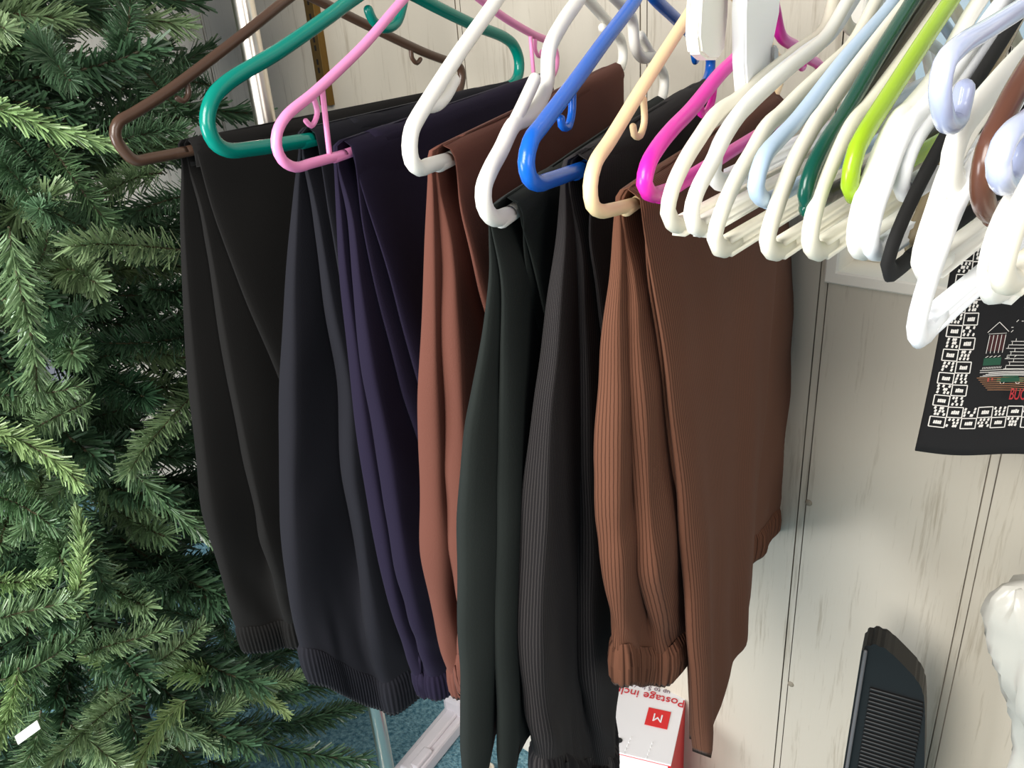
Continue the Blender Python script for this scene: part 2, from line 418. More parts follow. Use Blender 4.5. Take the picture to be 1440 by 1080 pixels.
def build_hangers():
    g = 'empty white hangers packed along the rail'
    T = {}
    T['brown'] = hanger('brown', 'glossy brown plastic hanger, farthest left on the rail, holding black trousers', M['brown'], (165, 200),
        [(262, 213), (215, 222), (189, 225), (171, 208), (162, 190), (166, 173), (190, 158), (237, 128), (340, 50), (395, 6)], tilt=0.02, yaw=-2.5, r=.0049,
        hooks=[[(262, 113), (265, 132), (258, 142), (249, 138)]])
    T['teal'] = hanger('teal', 'thick glossy teal hanger with a big centre hook', M['teal'], (292, 180),
        [(440, 196), (355, 209), (320, 211), (302, 200), (293, 180), (292, 162), (300, 137), (320, 116), (392, 72), (467, 20), (487, 5)], tilt=0.015, yaw=6, r=.0058, extra=centre_hook)
    T['pink'] = hanger('pink', 'thin pale pink hanger with short struts, holding purple navy trousers', M['pink'], (389, 205),
        [(485, 217), (440, 229), (415, 235), (397, 225), (389, 206), (390, 186), (401, 165), (442, 130), (480, 95), (515, 60), (562, 5)], tilt=0.05, yaw=10, r=.0037,
        hooks=[[(440, 134), (446, 160), (438, 177), (430, 170)]], struts=[[(453, 124), (464, 222)]])
    T['white'] = hanger('white', 'thick white hanger with a strap notch, holding red-brown trousers', M['white'], (576, 215),
        [(630, 225), (602, 233), (590, 237), (579, 226), (576, 205), (579, 183), (586, 168), (600, 145), (640, 83), (690, 12)], tilt=0.05, yaw=16, r=.0047,
        prongs=[[(601, 149), (614, 147), (627, 134), (638, 113)]])
    T['white2'] = hanger('white2', 'white hanger with a stepped notched arm, just left of the royal blue hanger', M['white'], (679, 285),
        [(717, 301), (700, 307), (690, 304), (681, 288), (680, 265), (689, 240), (704, 212), (722, 176), (740, 166), (755, 150), (769, 117), (772, 72), (790, 34), (813, 0)],
        tilt=0.04, yaw=17, r=.0046, ry=.005, prongs=[[(712, 196), (732, 155), (752, 112)]])
    T['blue'] = hanger('blue', 'royal blue plastic hanger holding charcoal pinstripe trousers', M['blue'], (740, 240),
        [(820, 237), (772, 254), (756, 258), (744, 249), (740, 228), (746, 199), (763, 175), (810, 113), (847, 62), (893, 0)], tilt=0.03, yaw=15, r=.0045,
        hooks=[[(805, 130), (804, 160), (799, 178), (790, 176), (789, 167)]])
    T['cream'] = hanger('cream', 'cream yellow hanger holding the large brown pinstripe trousers', M['cream'], (830, 275),
        [(892, 287), (860, 295), (845, 297), (833, 288), (830, 262), (836, 232), (858, 197), (900, 128), (942, 62), (985, -5)], tilt=0.03, yaw=11.5, r=.0037,
        hooks=[[(905, 140), (906, 172), (900, 191), (892, 189), (890, 178)]])
    T['magenta'] = hanger('magenta', 'bright magenta empty hanger between cream and white ones', M['magenta'], (906, 262),
        [(940, 268), (920, 274), (912, 271), (906, 258), (911, 232), (925, 207), (945, 182), (972, 154), (1010, 107), (1050, 62)], yaw=10.5, r=.0039,
        hooks=[[(1004, 120), (1001, 142), (993, 158), (986, 160), (985, 152)]])
    Wd = dict(bar='ibeam', ry=.0043, r=.0034, group=g)
    hanger('w1', 'white ribbed hanger hanging directly right of the magenta hanger', M['ivory'], (940, 300),
        [(970, 311), (955, 316), (945, 312), (939, 297), (945, 267), (964, 225), (984, 193), (1005, 163), (1022, 150), (1031, 145), (1055, 125), (1113, 78), (1160, 39)], **Wd, L_=.46, yaw=4)
    hanger('w2', 'bright white ribbed hanger, second right of the magenta hanger', M['white'], (973, 305),
        [(1000, 312), (985, 321), (976, 317), (972, 300), (979, 272), (1001, 229), (1020, 190), (1040, 160), (1052, 148), (1060, 140), (1110, 95), (1160, 53)], **Wd, L_=.46, yaw=3.5)
    hanger('w2b', 'white hanger set higher than its neighbours beside the pale blue hanger', M['cool_white'], (1001, 250), 
        [(1040, 245), (1022, 255), (1011, 255), (1003, 242), (1006, 218), (1022, 185), (1048, 150), (1075, 122), (1125, 80), (1170, 45)], bar='ibeam', ry=.0046, r=.0036, group=g, Y=.36, L_=.46, yaw=3.5)
    hanger('w3', 'white ribbed hanger hanging just left of the pale blue hanger', M['ivory'], (1005, 345),
        [(1036, 338), (1020, 350), (1011, 348), (1005, 333), (1014, 300), (1036, 250), (1056, 216), (1072, 187), (1084, 172), (1094, 164), (1125, 133), (1160, 100), (1200, 60)], **Wd, L_=.46, yaw=2.5)
    hanger('pale_blue', 'pale blue hanger among the packed white ones', M['pale_blue'], (1062, 270),
        [(1095, 275), (1080, 281), (1070, 278), (1063, 262), (1072, 225), (1095, 196), (1118, 172), (1187, 84), (1253, 7)], r=.0036, yaw=2.5)
    hanger('w4', 'white ribbed hanger hanging between pale blue and dark green hangers', M['ivory'], (1078, 348),
        [(1110, 341), (1094, 354), (1085, 352), (1079, 337), (1090, 297), (1116, 229), (1137, 190), (1148, 171), (1157, 160), (1178, 130), (1244, 44), (1275, 5)], **Wd, yaw=1.5)
    hanger('dark_green', 'glossy dark green hanger among white ones on the right', M['dark_green'], (1132, 285),
        [(1150, 283), (1142, 290), (1136, 287), (1133, 272), (1140, 244), (1159, 205), (1187, 162), (1231, 86), (1287, -5)], r=.0032, ry=.0042, yaw=1.5)
    hanger('dark_brown', 'dull dark brown hanger tucked between dark green and lime green hangers', M['dark_brown'], (1150, 270),
        [(1168, 272), (1158, 277), (1152, 272), (1151, 255), (1165, 220), (1185, 188), (1209, 150), (1264, 64), (1309, -5)], r=.0030, ry=.0042, Y=.34, yaw=1)
    hanger('w5', 'white ribbed hanger hanging between the dark green and lime green hangers', M['ivory'], (1139, 350),
        [(1170, 340), (1153, 354), (1145, 351), (1139, 337), (1147, 290), (1172, 223), (1193, 183), (1206, 166), (1215, 157), (1253, 107), (1320, 14)], **Wd, yaw=0.5)
    hanger('lime', 'glossy lime green hanger on the crowded right of the rail', M['lime'], (1195, 265),
        [(1222, 258), (1208, 270), (1200, 271), (1195, 258), (1198, 235), (1205, 209), (1215, 190), (1253, 130), (1298, 60), (1338, 0)], r=.0033, ry=.0045, yaw=0.5)
    hanger('w6', 'white ribbed hanger hanging just right of the lime green hanger', M['white'], (1204, 350),
        [(1232, 338), (1216, 352), (1208, 350), (1203, 335), (1210, 290), (1230, 236), (1248, 192), (1262, 168), (1274, 158), (1315, 108), (1364, 22)], **Wd, yaw=0)
    hanger('w7', 'cool white hanger hanging immediately left of the black velvet hanger', M['cool_white'], (1222, 352),
        [(1252, 340), (1238, 353), (1230, 352), (1223, 338), (1229, 300), (1244, 256), (1262, 205), (1278, 175), (1290, 164), (1330, 115), (1387, 33)], **Wd, yaw=-1)
    hanger('w7b', 'short-armed white hanger hanging higher above the black velvet hanger', M['cool_white'], (1267, 265),
        [(1292, 258), (1278, 270), (1272, 270), (1267, 258), (1272, 232), (1283, 203), (1300, 176), (1330, 140), (1390, 60)], bar='ibeam', ry=.0042, r=.0034, group=g, Y=.35, yaw=-1)
    hanger('velvet', 'flat black velvet hanger among the white hangers', M['velvet'], (1247, 380),
        [(1290, 355), (1262, 378), (1252, 383), (1248, 370), (1256, 343), (1270, 308), (1298, 250), (1325, 200), (1370, 120), (1427, 29)], r=.0024, ry=.0042, yaw=-1.5)
    hanger('w8', 'white hanger with a wide flat bar in front of the black tea towel', M['white'], (1294, 385),
        [(1330, 362), (1310, 376), (1300, 378), (1295, 365), (1302, 335), (1315, 295), (1330, 250), (1350, 205), (1400, 130), (1440, 80)], bar='ibeam', ry=.0050, r=.0034, group=g, yaw=-2.5)
    hanger('w10', 'lowest white hanger, its end dangling over the black tea towel', M['cool_white'], (1288, 470),
        [(1322, 440), (1302, 468), (1293, 474), (1289, 458), (1298, 418), (1312, 375), (1335, 310), (1365, 245), (1440, 120)], bar='ibeam', ry=.0046, r=.0034, group=g, Y=.31, yaw=-3)
    hanger('amber', 'clear amber plastic hanger between black velvet and wide flat-barred white hangers', M['amber'], (1279, 340),
        [(1300, 335), (1288, 347), (1281, 346), (1279, 335), (1284, 322), (1294, 303), (1308, 266), (1326, 222), (1360, 165)], r=.0026, ry=.0036, Y=.37, yaw=-2)
    hanger('w9', 'broad bright white hanger right of the pearly periwinkle hanger end', M['white'], (1336, 255),
        [(1362, 250), (1353, 262), (1344, 262), (1338, 245), (1340, 215), (1352, 182), (1375, 150), (1415, 103), (1460, 55)], r=.0036, ry=.0054, Y=.33, group=g, yaw=-3)
    hanger('pearl', 'pearly periwinkle hanger with a curled rounded arm end, upper one', M['pearl'], (1324, 165),
        [(1331, 172), (1325, 155), (1322, 122), (1328, 90), (1347, 67), (1387, 42), (1440, 9)], r=.0034, ry=.0036, Y=.30, open_tip=[(1338, 175), (1348, 165), (1353, 142), (1356, 126)], yaw=-3)
    hanger('pearl2', 'pearly periwinkle hanger with curled end beside the red-brown hanger', M['pearl'], (1405, 250),
        [(1412, 259), (1405, 245), (1404, 225), (1411, 203), (1423, 186), (1450, 165)], r=.0034, Y=.27, open_tip=[(1419, 259), (1427, 248), (1434, 222), (1440, 205)], yaw=-4)
    hanger('brown2', 'red-brown plastic hanger at the right edge above the tea towel', M['brown2'], (1383, 290),
        [(1412, 295), (1399, 301), (1389, 296), (1382, 278), (1382, 247), (1389, 211), (1406, 172), (1440, 107)], r=.0038, Y=.31, yaw=-4)
    hanger('w11', 'white hanger at far right with the red printed text below it', M['white'], (1391, 400),
        [(1425, 394), (1405, 408), (1396, 409), (1391, 395), (1398, 352), (1414, 308), (1440, 262)], bar='ibeam', ry=.0046, r=.0036, group=g, Y=.28, yaw=-4)
    hanger('w12', 'rightmost white hanger, only its bend showing at the frame edge', M['ivory'], (1408, 385),
        [(1440, 380), (1420, 396), (1412, 394), (1408, 378), (1418, 335), (1440, 285)], bar='ibeam', ry=.0042, r=.0034, group=g, Y=.255, yaw=-4)
    return T

def build_clip_hanger():
    """overexposed white hanger end-on, with a pinch clip and a clear spring"""
    Y = .40
    root = thing('clip_hanger', 'white plastic trouser clip hanger seen end-on above the magenta hanger', 'hanger', Vector((-.19, ROD_Y, ROD_Z+ROD_R)))
    P = Pl((1020, 60), 14, Y)
    z = lambda p: P.px(p)
    W = lambda l: [P.w(Vector((q.x, q.y, q.z))) for q in l]
    def flat(name, pix, off, th, m):
        bm = bmesh.new(); a = [P.w(Vector((P.px(p, 0).x, off-th/2, P.px(p, 0).z))) for p in pix]; b = [q + P.n*th for q in a]
        va = [bm.verts.new(q) for q in a]; vb = [bm.verts.new(q) for q in b]
        bm.faces.new(va); bm.faces.new(vb); k = len(va)
        for i in range(k): bm.faces.new((va[i], va[(i+1) % k], vb[(i+1) % k], vb[i]))
        bmesh.ops.bevel(bm, geom=[e for e in bm.edges if len(e.link_faces) == 2], offset=.0012, segments=2, affect='EDGES')
        return obj(name, bm, m, root, smooth=False)
    flat('clip_jaw', [(1000, -60), (996, 10), (992, 50), (995, 75), (1005, 84), (1018, 84), (1026, 70), (1030, 20), (1034, -60)], -.006, .007, M['white'])
    flat('clip_jaw', [(1022, 20), (1022, 90), (1026, 135), (1036, 140), (1050, 120), (1058, 100), (1062, 60), (1072, 20), (1075, -60), (1024, -60)], .006, .007, M['cool_white'])
    flat('clip_spring', [(1060, 64), (1066, 66), (1067, 96), (1058, 104)], .0105, .002, M['steel'])
    bm = bmesh.new(); pts = [z((1040, -10)), z((1085, 20)), z((1130, 0)), z((1180, -30))]
    a = P.w(Vector((z((1020, -10)).x, 0, z((1020, -25)).z))); b = a + P.e*.34
    sweep(bm, [a, a.lerp(b, .5), b], circle(.0045, .006, 14), P.n); obj('bar', bm, M['white'], root)
    mid = a.lerp(b, .4)
    bm = bmesh.new(); st = [mid, Vector((mid.x, mid.y, ROD_Z-.02))]
    cen = Vector((mid.x, mid.y, ROD_Z-.003)); hr = ROD_R+.006
    arc = [cen + P.e*(hr*math.sin(math.radians(t))) + Vector((0, 0, hr*math.cos(math.radians(t)))) for t in range(-110, 181, 24)]
    sweep(bm, catmull([mid, mid.lerp(Vector((mid.x, mid.y, cen.z-hr-.004)), .7)]+arc, .004), circle(.0024, n=10), P.n); obj('hook', bm, M['steel'], root)

# ------------------------------------------------------------------ trousers
def interp(poly, t):
    """poly = list of (param, Vector), linear/smooth in param"""
    for (a, p), (b, q) in zip(poly[:-1], poly[1:]):
        if t <= b: 
            k = (t-a)/max(b-a, 1e-6); return p.lerp(q, max(0, min(1, k)))
    return poly[-1][1].copy()
def param(pts, step=.006):
    pts = catmull(pts, step); d = [0]
    for a, b in zip(pts[:-1], pts[1:]): d.append(d[-1]+(b-a).length)
    return [(x/d[-1], p) for x, p in zip(d, pts)]
def over_bar(pts, zr, sgn, r=.0085):
    """prepend the stretch of cloth that curls over the bar"""
    p = pts[0]; q = []
    for a in (86, 55, 25):
        q.append(Vector((p.x, sgn*r*math.cos(math.radians(a)), zr - r + r*math.sin(math.radians(a)))))
    first = Vector((p.x, sgn*r, min(p.z, zr-r-.004)))
    return q + [first] + [v for v in pts if v.z < first.z-.006]
def panel(P, bm, uvl, near_px, off0, off1, far, zr=0, sgn=1, th=.010, rip=.004, seed=0, rows=64, cols=26, th0=.0022):
    """a folded trouser leg: flattened, softly swollen tube between a near crease and a far crease"""
    n = len(near_px)
    near = []
    for i, p in enumerate(near_px):
        t = i/(n-1); off = off0 + (off1-off0)*min(1, t*1.25)**.8
        near.append(P.px(p, off))
    ne = param(over_bar(near, zr, sgn))
    if isinstance(far, tuple):
        s0, s1 = far[0], far[1]; zb = near[-1].z + (far[2] if len(far) > 2 else 0)
        fa = param(over_bar([Vector((s0, off0, zr-.02)), Vector(((s0+s1)/2+.004, (off0+off1)/2, (near[0].z+zb)/2)), Vector((s1, off1, zb))], zr, sgn))
    else:
        m = len(far); fa = param(over_bar([P.px(p, off0+(off1-off0)*min(1, i/(m-1)*1.25)**.8) for i, p in enumerate(far)], zr, sgn))
    grid = []
    for i in range(rows+1):
        t = i/rows; a = interp(ne, t); b = interp(fa, t)
        hth = th0 + (th-th0)*min(1, max(0, t-.05)*2.2)**.8
        if t > .94: hth *= 1-.25*(t-.94)/.06
        ring = []
        span = (b-a).length
        for j in range(2*cols):
            if j <= cols: w = j/cols; sg = 1
            else: w = (2*cols-j)/cols; sg = -1
            wc = .5-.5*math.cos(PI*w)                       # more columns near the creases
            prof = max(0, 1-abs(2*wc-1)**6)**.5
            near_b = math.exp(-(wc*span/.035)**2)           # the crease side swells more
            q = a.lerp(b, wc)
            ww = wc*span
            o = sg*hth*prof*(.55+.6*near_b)
            o += rip*min(1, t*1.6)*(math.sin(ww*70+seed*1.7+t*2.0)*.6 + math.sin(ww*33+seed+t*3.1)*.7)*min(1, ww/.03)
            o += rip*.6*(noise.noise(Vector((ww*16+seed*5, t*7, seed)))) 
            q = Vector((q.x, q.y+o, q.z))
            ring.append(bm.verts.new(P.w(q)))
        grid.append((ring, a, b))
    m = 2*cols
    for i in range(rows):
        A, B = grid[i][0], grid[i+1][0]; span = (grid[i][2]-grid[i][1]).length
        for j in range(m):
            f = bm.faces.new((A[j], A[(j+1) % m], B[(j+1) % m], B[j])); f.smooth = True
            for lp, (jj, ii) in zip(f.loops, ((j, i), (j+1, i), (j+1, i+1), (j, i+1))):
                w = (jj if jj <= cols else jj-2*cols if False else (2*cols-jj))/cols if jj > cols else jj/cols
                wc = .5-.5*math.cos(PI*w)
                sp = (grid[ii][2]-grid[ii][1]).length
                lp[uvl].uv = (wc*max(sp, .25), grid[ii][1].z)
    bm.faces.new(grid[0][0])
    # hem turned in at the bottom
    last = grid[-1][0]; c = sum((v.co for v in last), Vector())/len(last)
    inner = [bm.verts.new(v.co.lerp(Vector((c.x, c.y, v.co.z)), .04) + Vector((0, 0, .012))) for v in last]
    for j in range(m):
        f = bm.faces.new((last[j], last[(j+1) % m], inner[(j+1) % m], inner[j])); f.smooth = True
        for lp in f.loops: lp[uvl].uv = (j*.003, 0)
    bm.faces.new(inner)
    return ne[-1][1], fa[-1][1]

def bag(P, near_a, near_b, oa, ob, far_a, far_b, zr, tha, thb, seed=0, rows=70, dep=(.11, -.004), rip=.004, gather=.0022):
    """seat half of the trousers: a bag with two soft near folds and a valley between them that closes towards the waist"""
    def poly(px, o):
        n = len(px); return param(over_bar([P.px(p, o[0]+(o[1]-o[0])*min(1, i/(n-1)*1.25)**.8) for i, p in enumerate(px)], zr, -1))
    na, nb = poly(near_a, oa), poly(near_b, ob)
    def fpoly(far, o, zb):
        if isinstance(far, tuple):
            return param(over_bar([Vector((far[0], o[0], zr-.02)), Vector(((far[0]+far[1])/2, (o[0]+o[1])/2, (zr+zb)/2)), Vector((far[1], o[1], zb))], zr, -1))
        return poly(far, o)
    fa, fb = fpoly(far_a, oa, na[-1][1].z), fpoly(far_b, ob, nb[-1][1].z)
    sec = []
    for i in range(rows+1):
        t = i/rows; a, b, c, d = interp(na, t), interp(nb, t), interp(fb, t), interp(fa, t)
        k = min(1, max(0, t-.05)*2.2)**.8; ha = .0022+(tha-.0022)*k; hb = .0022+(thb-.0022)*k
        depth = dep[0]*(1-t**1.5) + dep[1]
        ob_ = max(b.y, a.y + ha*.6)
        vs = max(a.x, b.x)*(1-t**3) + (a.x+b.x)*.5*t**3 + depth*min(1, .15+t*4); vo = (a.y+ob_)/2; vz = (a.z+b.z)/2
        f = lambda x, o, z: Vector((x, o, z))
        la = min(.05, (d.x-a.x)*.3); lb = min(.05, (c.x-b.x)*.3)
        pts = [f(d.x, (d.y+c.y)/2, d.z), f(d.x-.006, d.y-ha*.8, d.z), f((a.x+d.x)/2, (a.y+d.y)/2-ha, (a.z+d.z)/2), f(a.x+la, a.y-ha, a.z), f(a.x+ha*.35, a.y-ha*.72, a.z), f(a.x, a.y, a.z),
               f(a.x+ha*.35, a.y+ha*.72, a.z), f((a.x+ha+vs)/2, a.y*.6+vo*.4+ha*.5, a.z*.7+vz*.3), f(vs, vo, vz), f((b.x+hb+vs)/2, ob_*.6+vo*.4-hb*.5, b.z*.7+vz*.3),
               f(b.x+hb*.35, ob_-hb*.72, b.z), f(b.x, ob_, b.z), f(b.x+hb*.35, ob_+hb*.72, b.z), f(b.x+lb, ob_+hb, b.z), f((b.x+c.x)/2, (ob_+c.y)/2+hb, (b.z+c.z)/2), f(c.x-.006, c.y+hb*.8, c.z)]
        pts.append(pts[0].copy()); ring = []
        sub = 7
        for q in range(len(pts)-1):
            p0, p1, p2, p3 = pts[q-1] if q else pts[-2], pts[q], pts[q+1], pts[q+2] if q+2 < len(pts) else pts[1]
            for r_ in range(sub):
                u = r_/sub; m1 = (p2-p0)*.5; m2 = (p3-p1)*.5
                lim = (p2-p1).length*1.2
                if m1.length > lim: m1 = m1*(lim/m1.length)
                if m2.length > lim: m2 = m2*(lim/m2.length)
                ring.append(p1*(2*u**3-3*u*u+1) + m1*(u**3-2*u*u+u) + p2*(-2*u**3+3*u*u) + m2*(u**3-u*u))
        if t > .7:
            k_ = ((t-.7)/.3)**1.3; sm = ring; nn_ = len(ring)
            for _ in range(60): sm = [(sm[i_-1] + sm[i_]*2 + sm[(i_+1) % nn_])*.25 for i_ in range(nn_)]
            ring = [p_.lerp(q_, k_) for p_, q_ in zip(ring, sm)]
        sec.append((t, ring))
    bm = bmesh.new(); uvl = bm.loops.layers.uv.new('UVMap'); grid = []; base = None
    for t, ring in sec:
        n = len(ring); out = []; x = 0; us = []
        cx_ = sum((p.x for p in ring))/n; cy_ = sum((p.y for p in ring))/n
        for i, p in enumerate(ring):
            a, b = ring[i-1], ring[(i+1) % n]; tn = Vector((b.x-a.x, b.y-a.y, 0)); nr = Vector((tn.y, -tn.x, 0))
            nr = nr.normalized() if nr.length > 1e-9 else Vector((0, 1, 0))
            x += (p-ring[i-1]).length if i else 0; us.append(x)
            amp = rip*min(1, t*1.5)*min(1, max(0, t-.04)*8)
            d = amp*noise.noise(Vector((x*17+seed*5, t*5, seed))) + gather*max(0, (t-.82)/.18)**1.5*math.sin(x*165+3*noise.noise(Vector((x*20, seed, 0))))*min(1, (1.02-t)*12)
            q = p + nr*d; out.append(q)
        grid.append((out, us))
    base_us = grid[len(grid)//2][1]
    vv = [[bm.verts.new(P.w(q)) for q in o] for o, _ in grid]; n = len(vv[0])
    for i in range(rows):
        for j in range(n):
            f_ = bm.faces.new((vv[i][j], vv[i][(j+1) % n], vv[i+1][(j+1) % n], vv[i+1][j])); f_.smooth = True
            for lp, (ii, jj) in zip(f_.loops, ((i, j), (i, j+1), (i+1, j+1), (i+1, j))):
                lp[uvl].uv = (base_us[jj] if jj < n else base_us[-1]+.01, grid[ii][0][jj % n].z)
    bm.faces.new(vv[0])
    return bm, grid[-1][0]

def saddle(P, bm, uvl, zbar, s0, s1, r=.0085, drop=.012, oa=-.007, ob=.007):
    """cloth lying over the bar"""
    prof = []
    pts_o = [(oa, zbar-drop)] + [(-r*math.cos(a), zbar + r*math.sin(a)) for a in [PI*k/10 for k in range(11)]] + [(ob, zbar-drop)]
    pts_i = [(p[0]*.72, p[1]-.0025) for p in reversed(pts_o)]
    prof = pts_o + pts_i
    rings = []
    nseg = 24
    for i in range(nseg+1):
        t = i/nseg; s = s0 + (s1-s0)*t
        k = 1.0
        dz = .0015*math.sin(t*9+zbar*50) + .0012*noise.noise(Vector((t*8, zbar*90, 0)))
        rings.append([bm.verts.new(P.w(Vector((s, o*k, z + (dz if z > zbar-.01 else 0))))) for o, z in prof])
    m = len(prof)
    for i in range(nseg):
        for j in range(m):
            f = bm.faces.new((rings[i][j], rings[i][(j+1) % m], rings[i+1][(j+1) % m], rings[i+1][j])); f.smooth = True
            for lp, (ii, jj) in zip(f.loops, ((i, j), (i, j+1), (i+1, j+1), (i+1, j))):
                lp[uvl].uv = (ii/nseg*(s1-s0), (jj if jj < len(pts_o) else m-jj)*.006)
    bm.faces.new(rings[0]); bm.faces.new(rings[-1])

def waistband(P, corners, m, root, depth=.034, up=.012, out=.003, ribs=2*PI/.0042, taper=.004):
    """ribbed elastic band round the bottom opening; corners (s, off, z) in order round the loop"""
    loop = [Vector(c) for c in corners]
    # resample
    d = [0]
    for i in range(len(loop)): d.append(d[-1] + (loop[(i+1) % len(loop)]-loop[i]).length)
    tot = d[-1]; n = max(60, int(tot/.0011)); res = []; k = 0
    for i in range(n):
        x = tot*i/n
        while d[k+1] < x: k += 1
        res.append((x, loop[k % len(loop)].lerp(loop[(k+1) % len(loop)], (x-d[k])/max(d[k+1]-d[k], 1e-9))))
    bm = bmesh.new(); uvl = bm.loops.layers.uv.new('UVMap')
    cen = sum((p for _, p in res), Vector())/n
    rows = [(up, 0, .2), (up*.4, out*.8, .8), (-depth*.3, out, 1), (-depth*.8, out*.7, 1), (-depth, out*.1, .7), (-depth*.9, -out*.7, .3), (0, -out, 0)]
    rings = []
    for dz, ou, rb in rows:
        ring = []
        for i, (x, p) in enumerate(res):
            a = res[i-1][1]; b = res[(i+1) % n][1]; t = (b-a); nr = Vector((t.y, -t.x, 0))
            nr = nr.normalized() if nr.length > 1e-9 else Vector((1, 0, 0))
            if nr.dot(Vector((p.x-cen.x, p.y-cen.y, 0))) < 0: nr = -nr
            rip = .0011*math.sin(x*ribs)*rb + .0016*math.sin(x*60+dz*40)*rb
            ring.append(bm.verts.new(P.w(p + nr*(ou+rip) + Vector((0, 0, dz + .003*math.sin(x*38))))))
        rings.append(ring)
    for i in range(len(rings)-1):
        for j in range(n):
            f = bm.faces.new((rings[i][j], rings[i][(j+1) % n], rings[i+1][(j+1) % n], rings[i+1][j]))
            for lp in f.loops: lp[uvl].uv = (j*.0011, i*.006)
    obj('waistband', bm, m, root)

def trousers(key, T, label, m, panels, s_near, s_far=.375, band=None, zb=None, saddle_kw=None):
    P, flat, half, _ = T[key]
    zbar = flat[0].z if zb is None else zb
    top = P.w(Vector((half, 0, zbar)))
    root = thing('trousers', label, 'trousers', top, 'trousers folded over hangers')
    zr = zbar + .0105
    start = 0
    if band:
        a, b = panels[0], panels[1]; start = 2
        bm, ring = bag(P, a['near_px'], b['near_px'], (a['off0'], a['off1']), (b['off0'], b['off1']), a['far'], b['far'], zr, a.get('th', .01), b.get('th', .01),
                       seed=len(key)*3, dep=band.get('dep', (.11, -.004)))
        obj('seat', bm, m, root)
        waistband(P, ring, m, root, **{k: v for k, v in band.items() if k in ('depth', 'out', 'up')})
    for i, pn in enumerate(panels[start:]):
        i += start
        bm = bmesh.new(); uvl = bm.loops.layers.uv.new('UVMap')
        pn.pop('name', None)
        panel(P, bm, uvl, seed=i+len(key)*3, zr=zr, sgn=-1 if i < 2 else 1, **pn)
        obj('trouser_leg' if (band or i < 2) else 'seat', bm, m, root)
    bm = bmesh.new(); uvl = bm.loops.layers.uv.new('UVMap')
    saddle(P, bm, uvl, zbar, s_near, s_far, r=.0095, **(saddle_kw or {}))
    obj('fold_over_bar', bm, m, root)
    return root

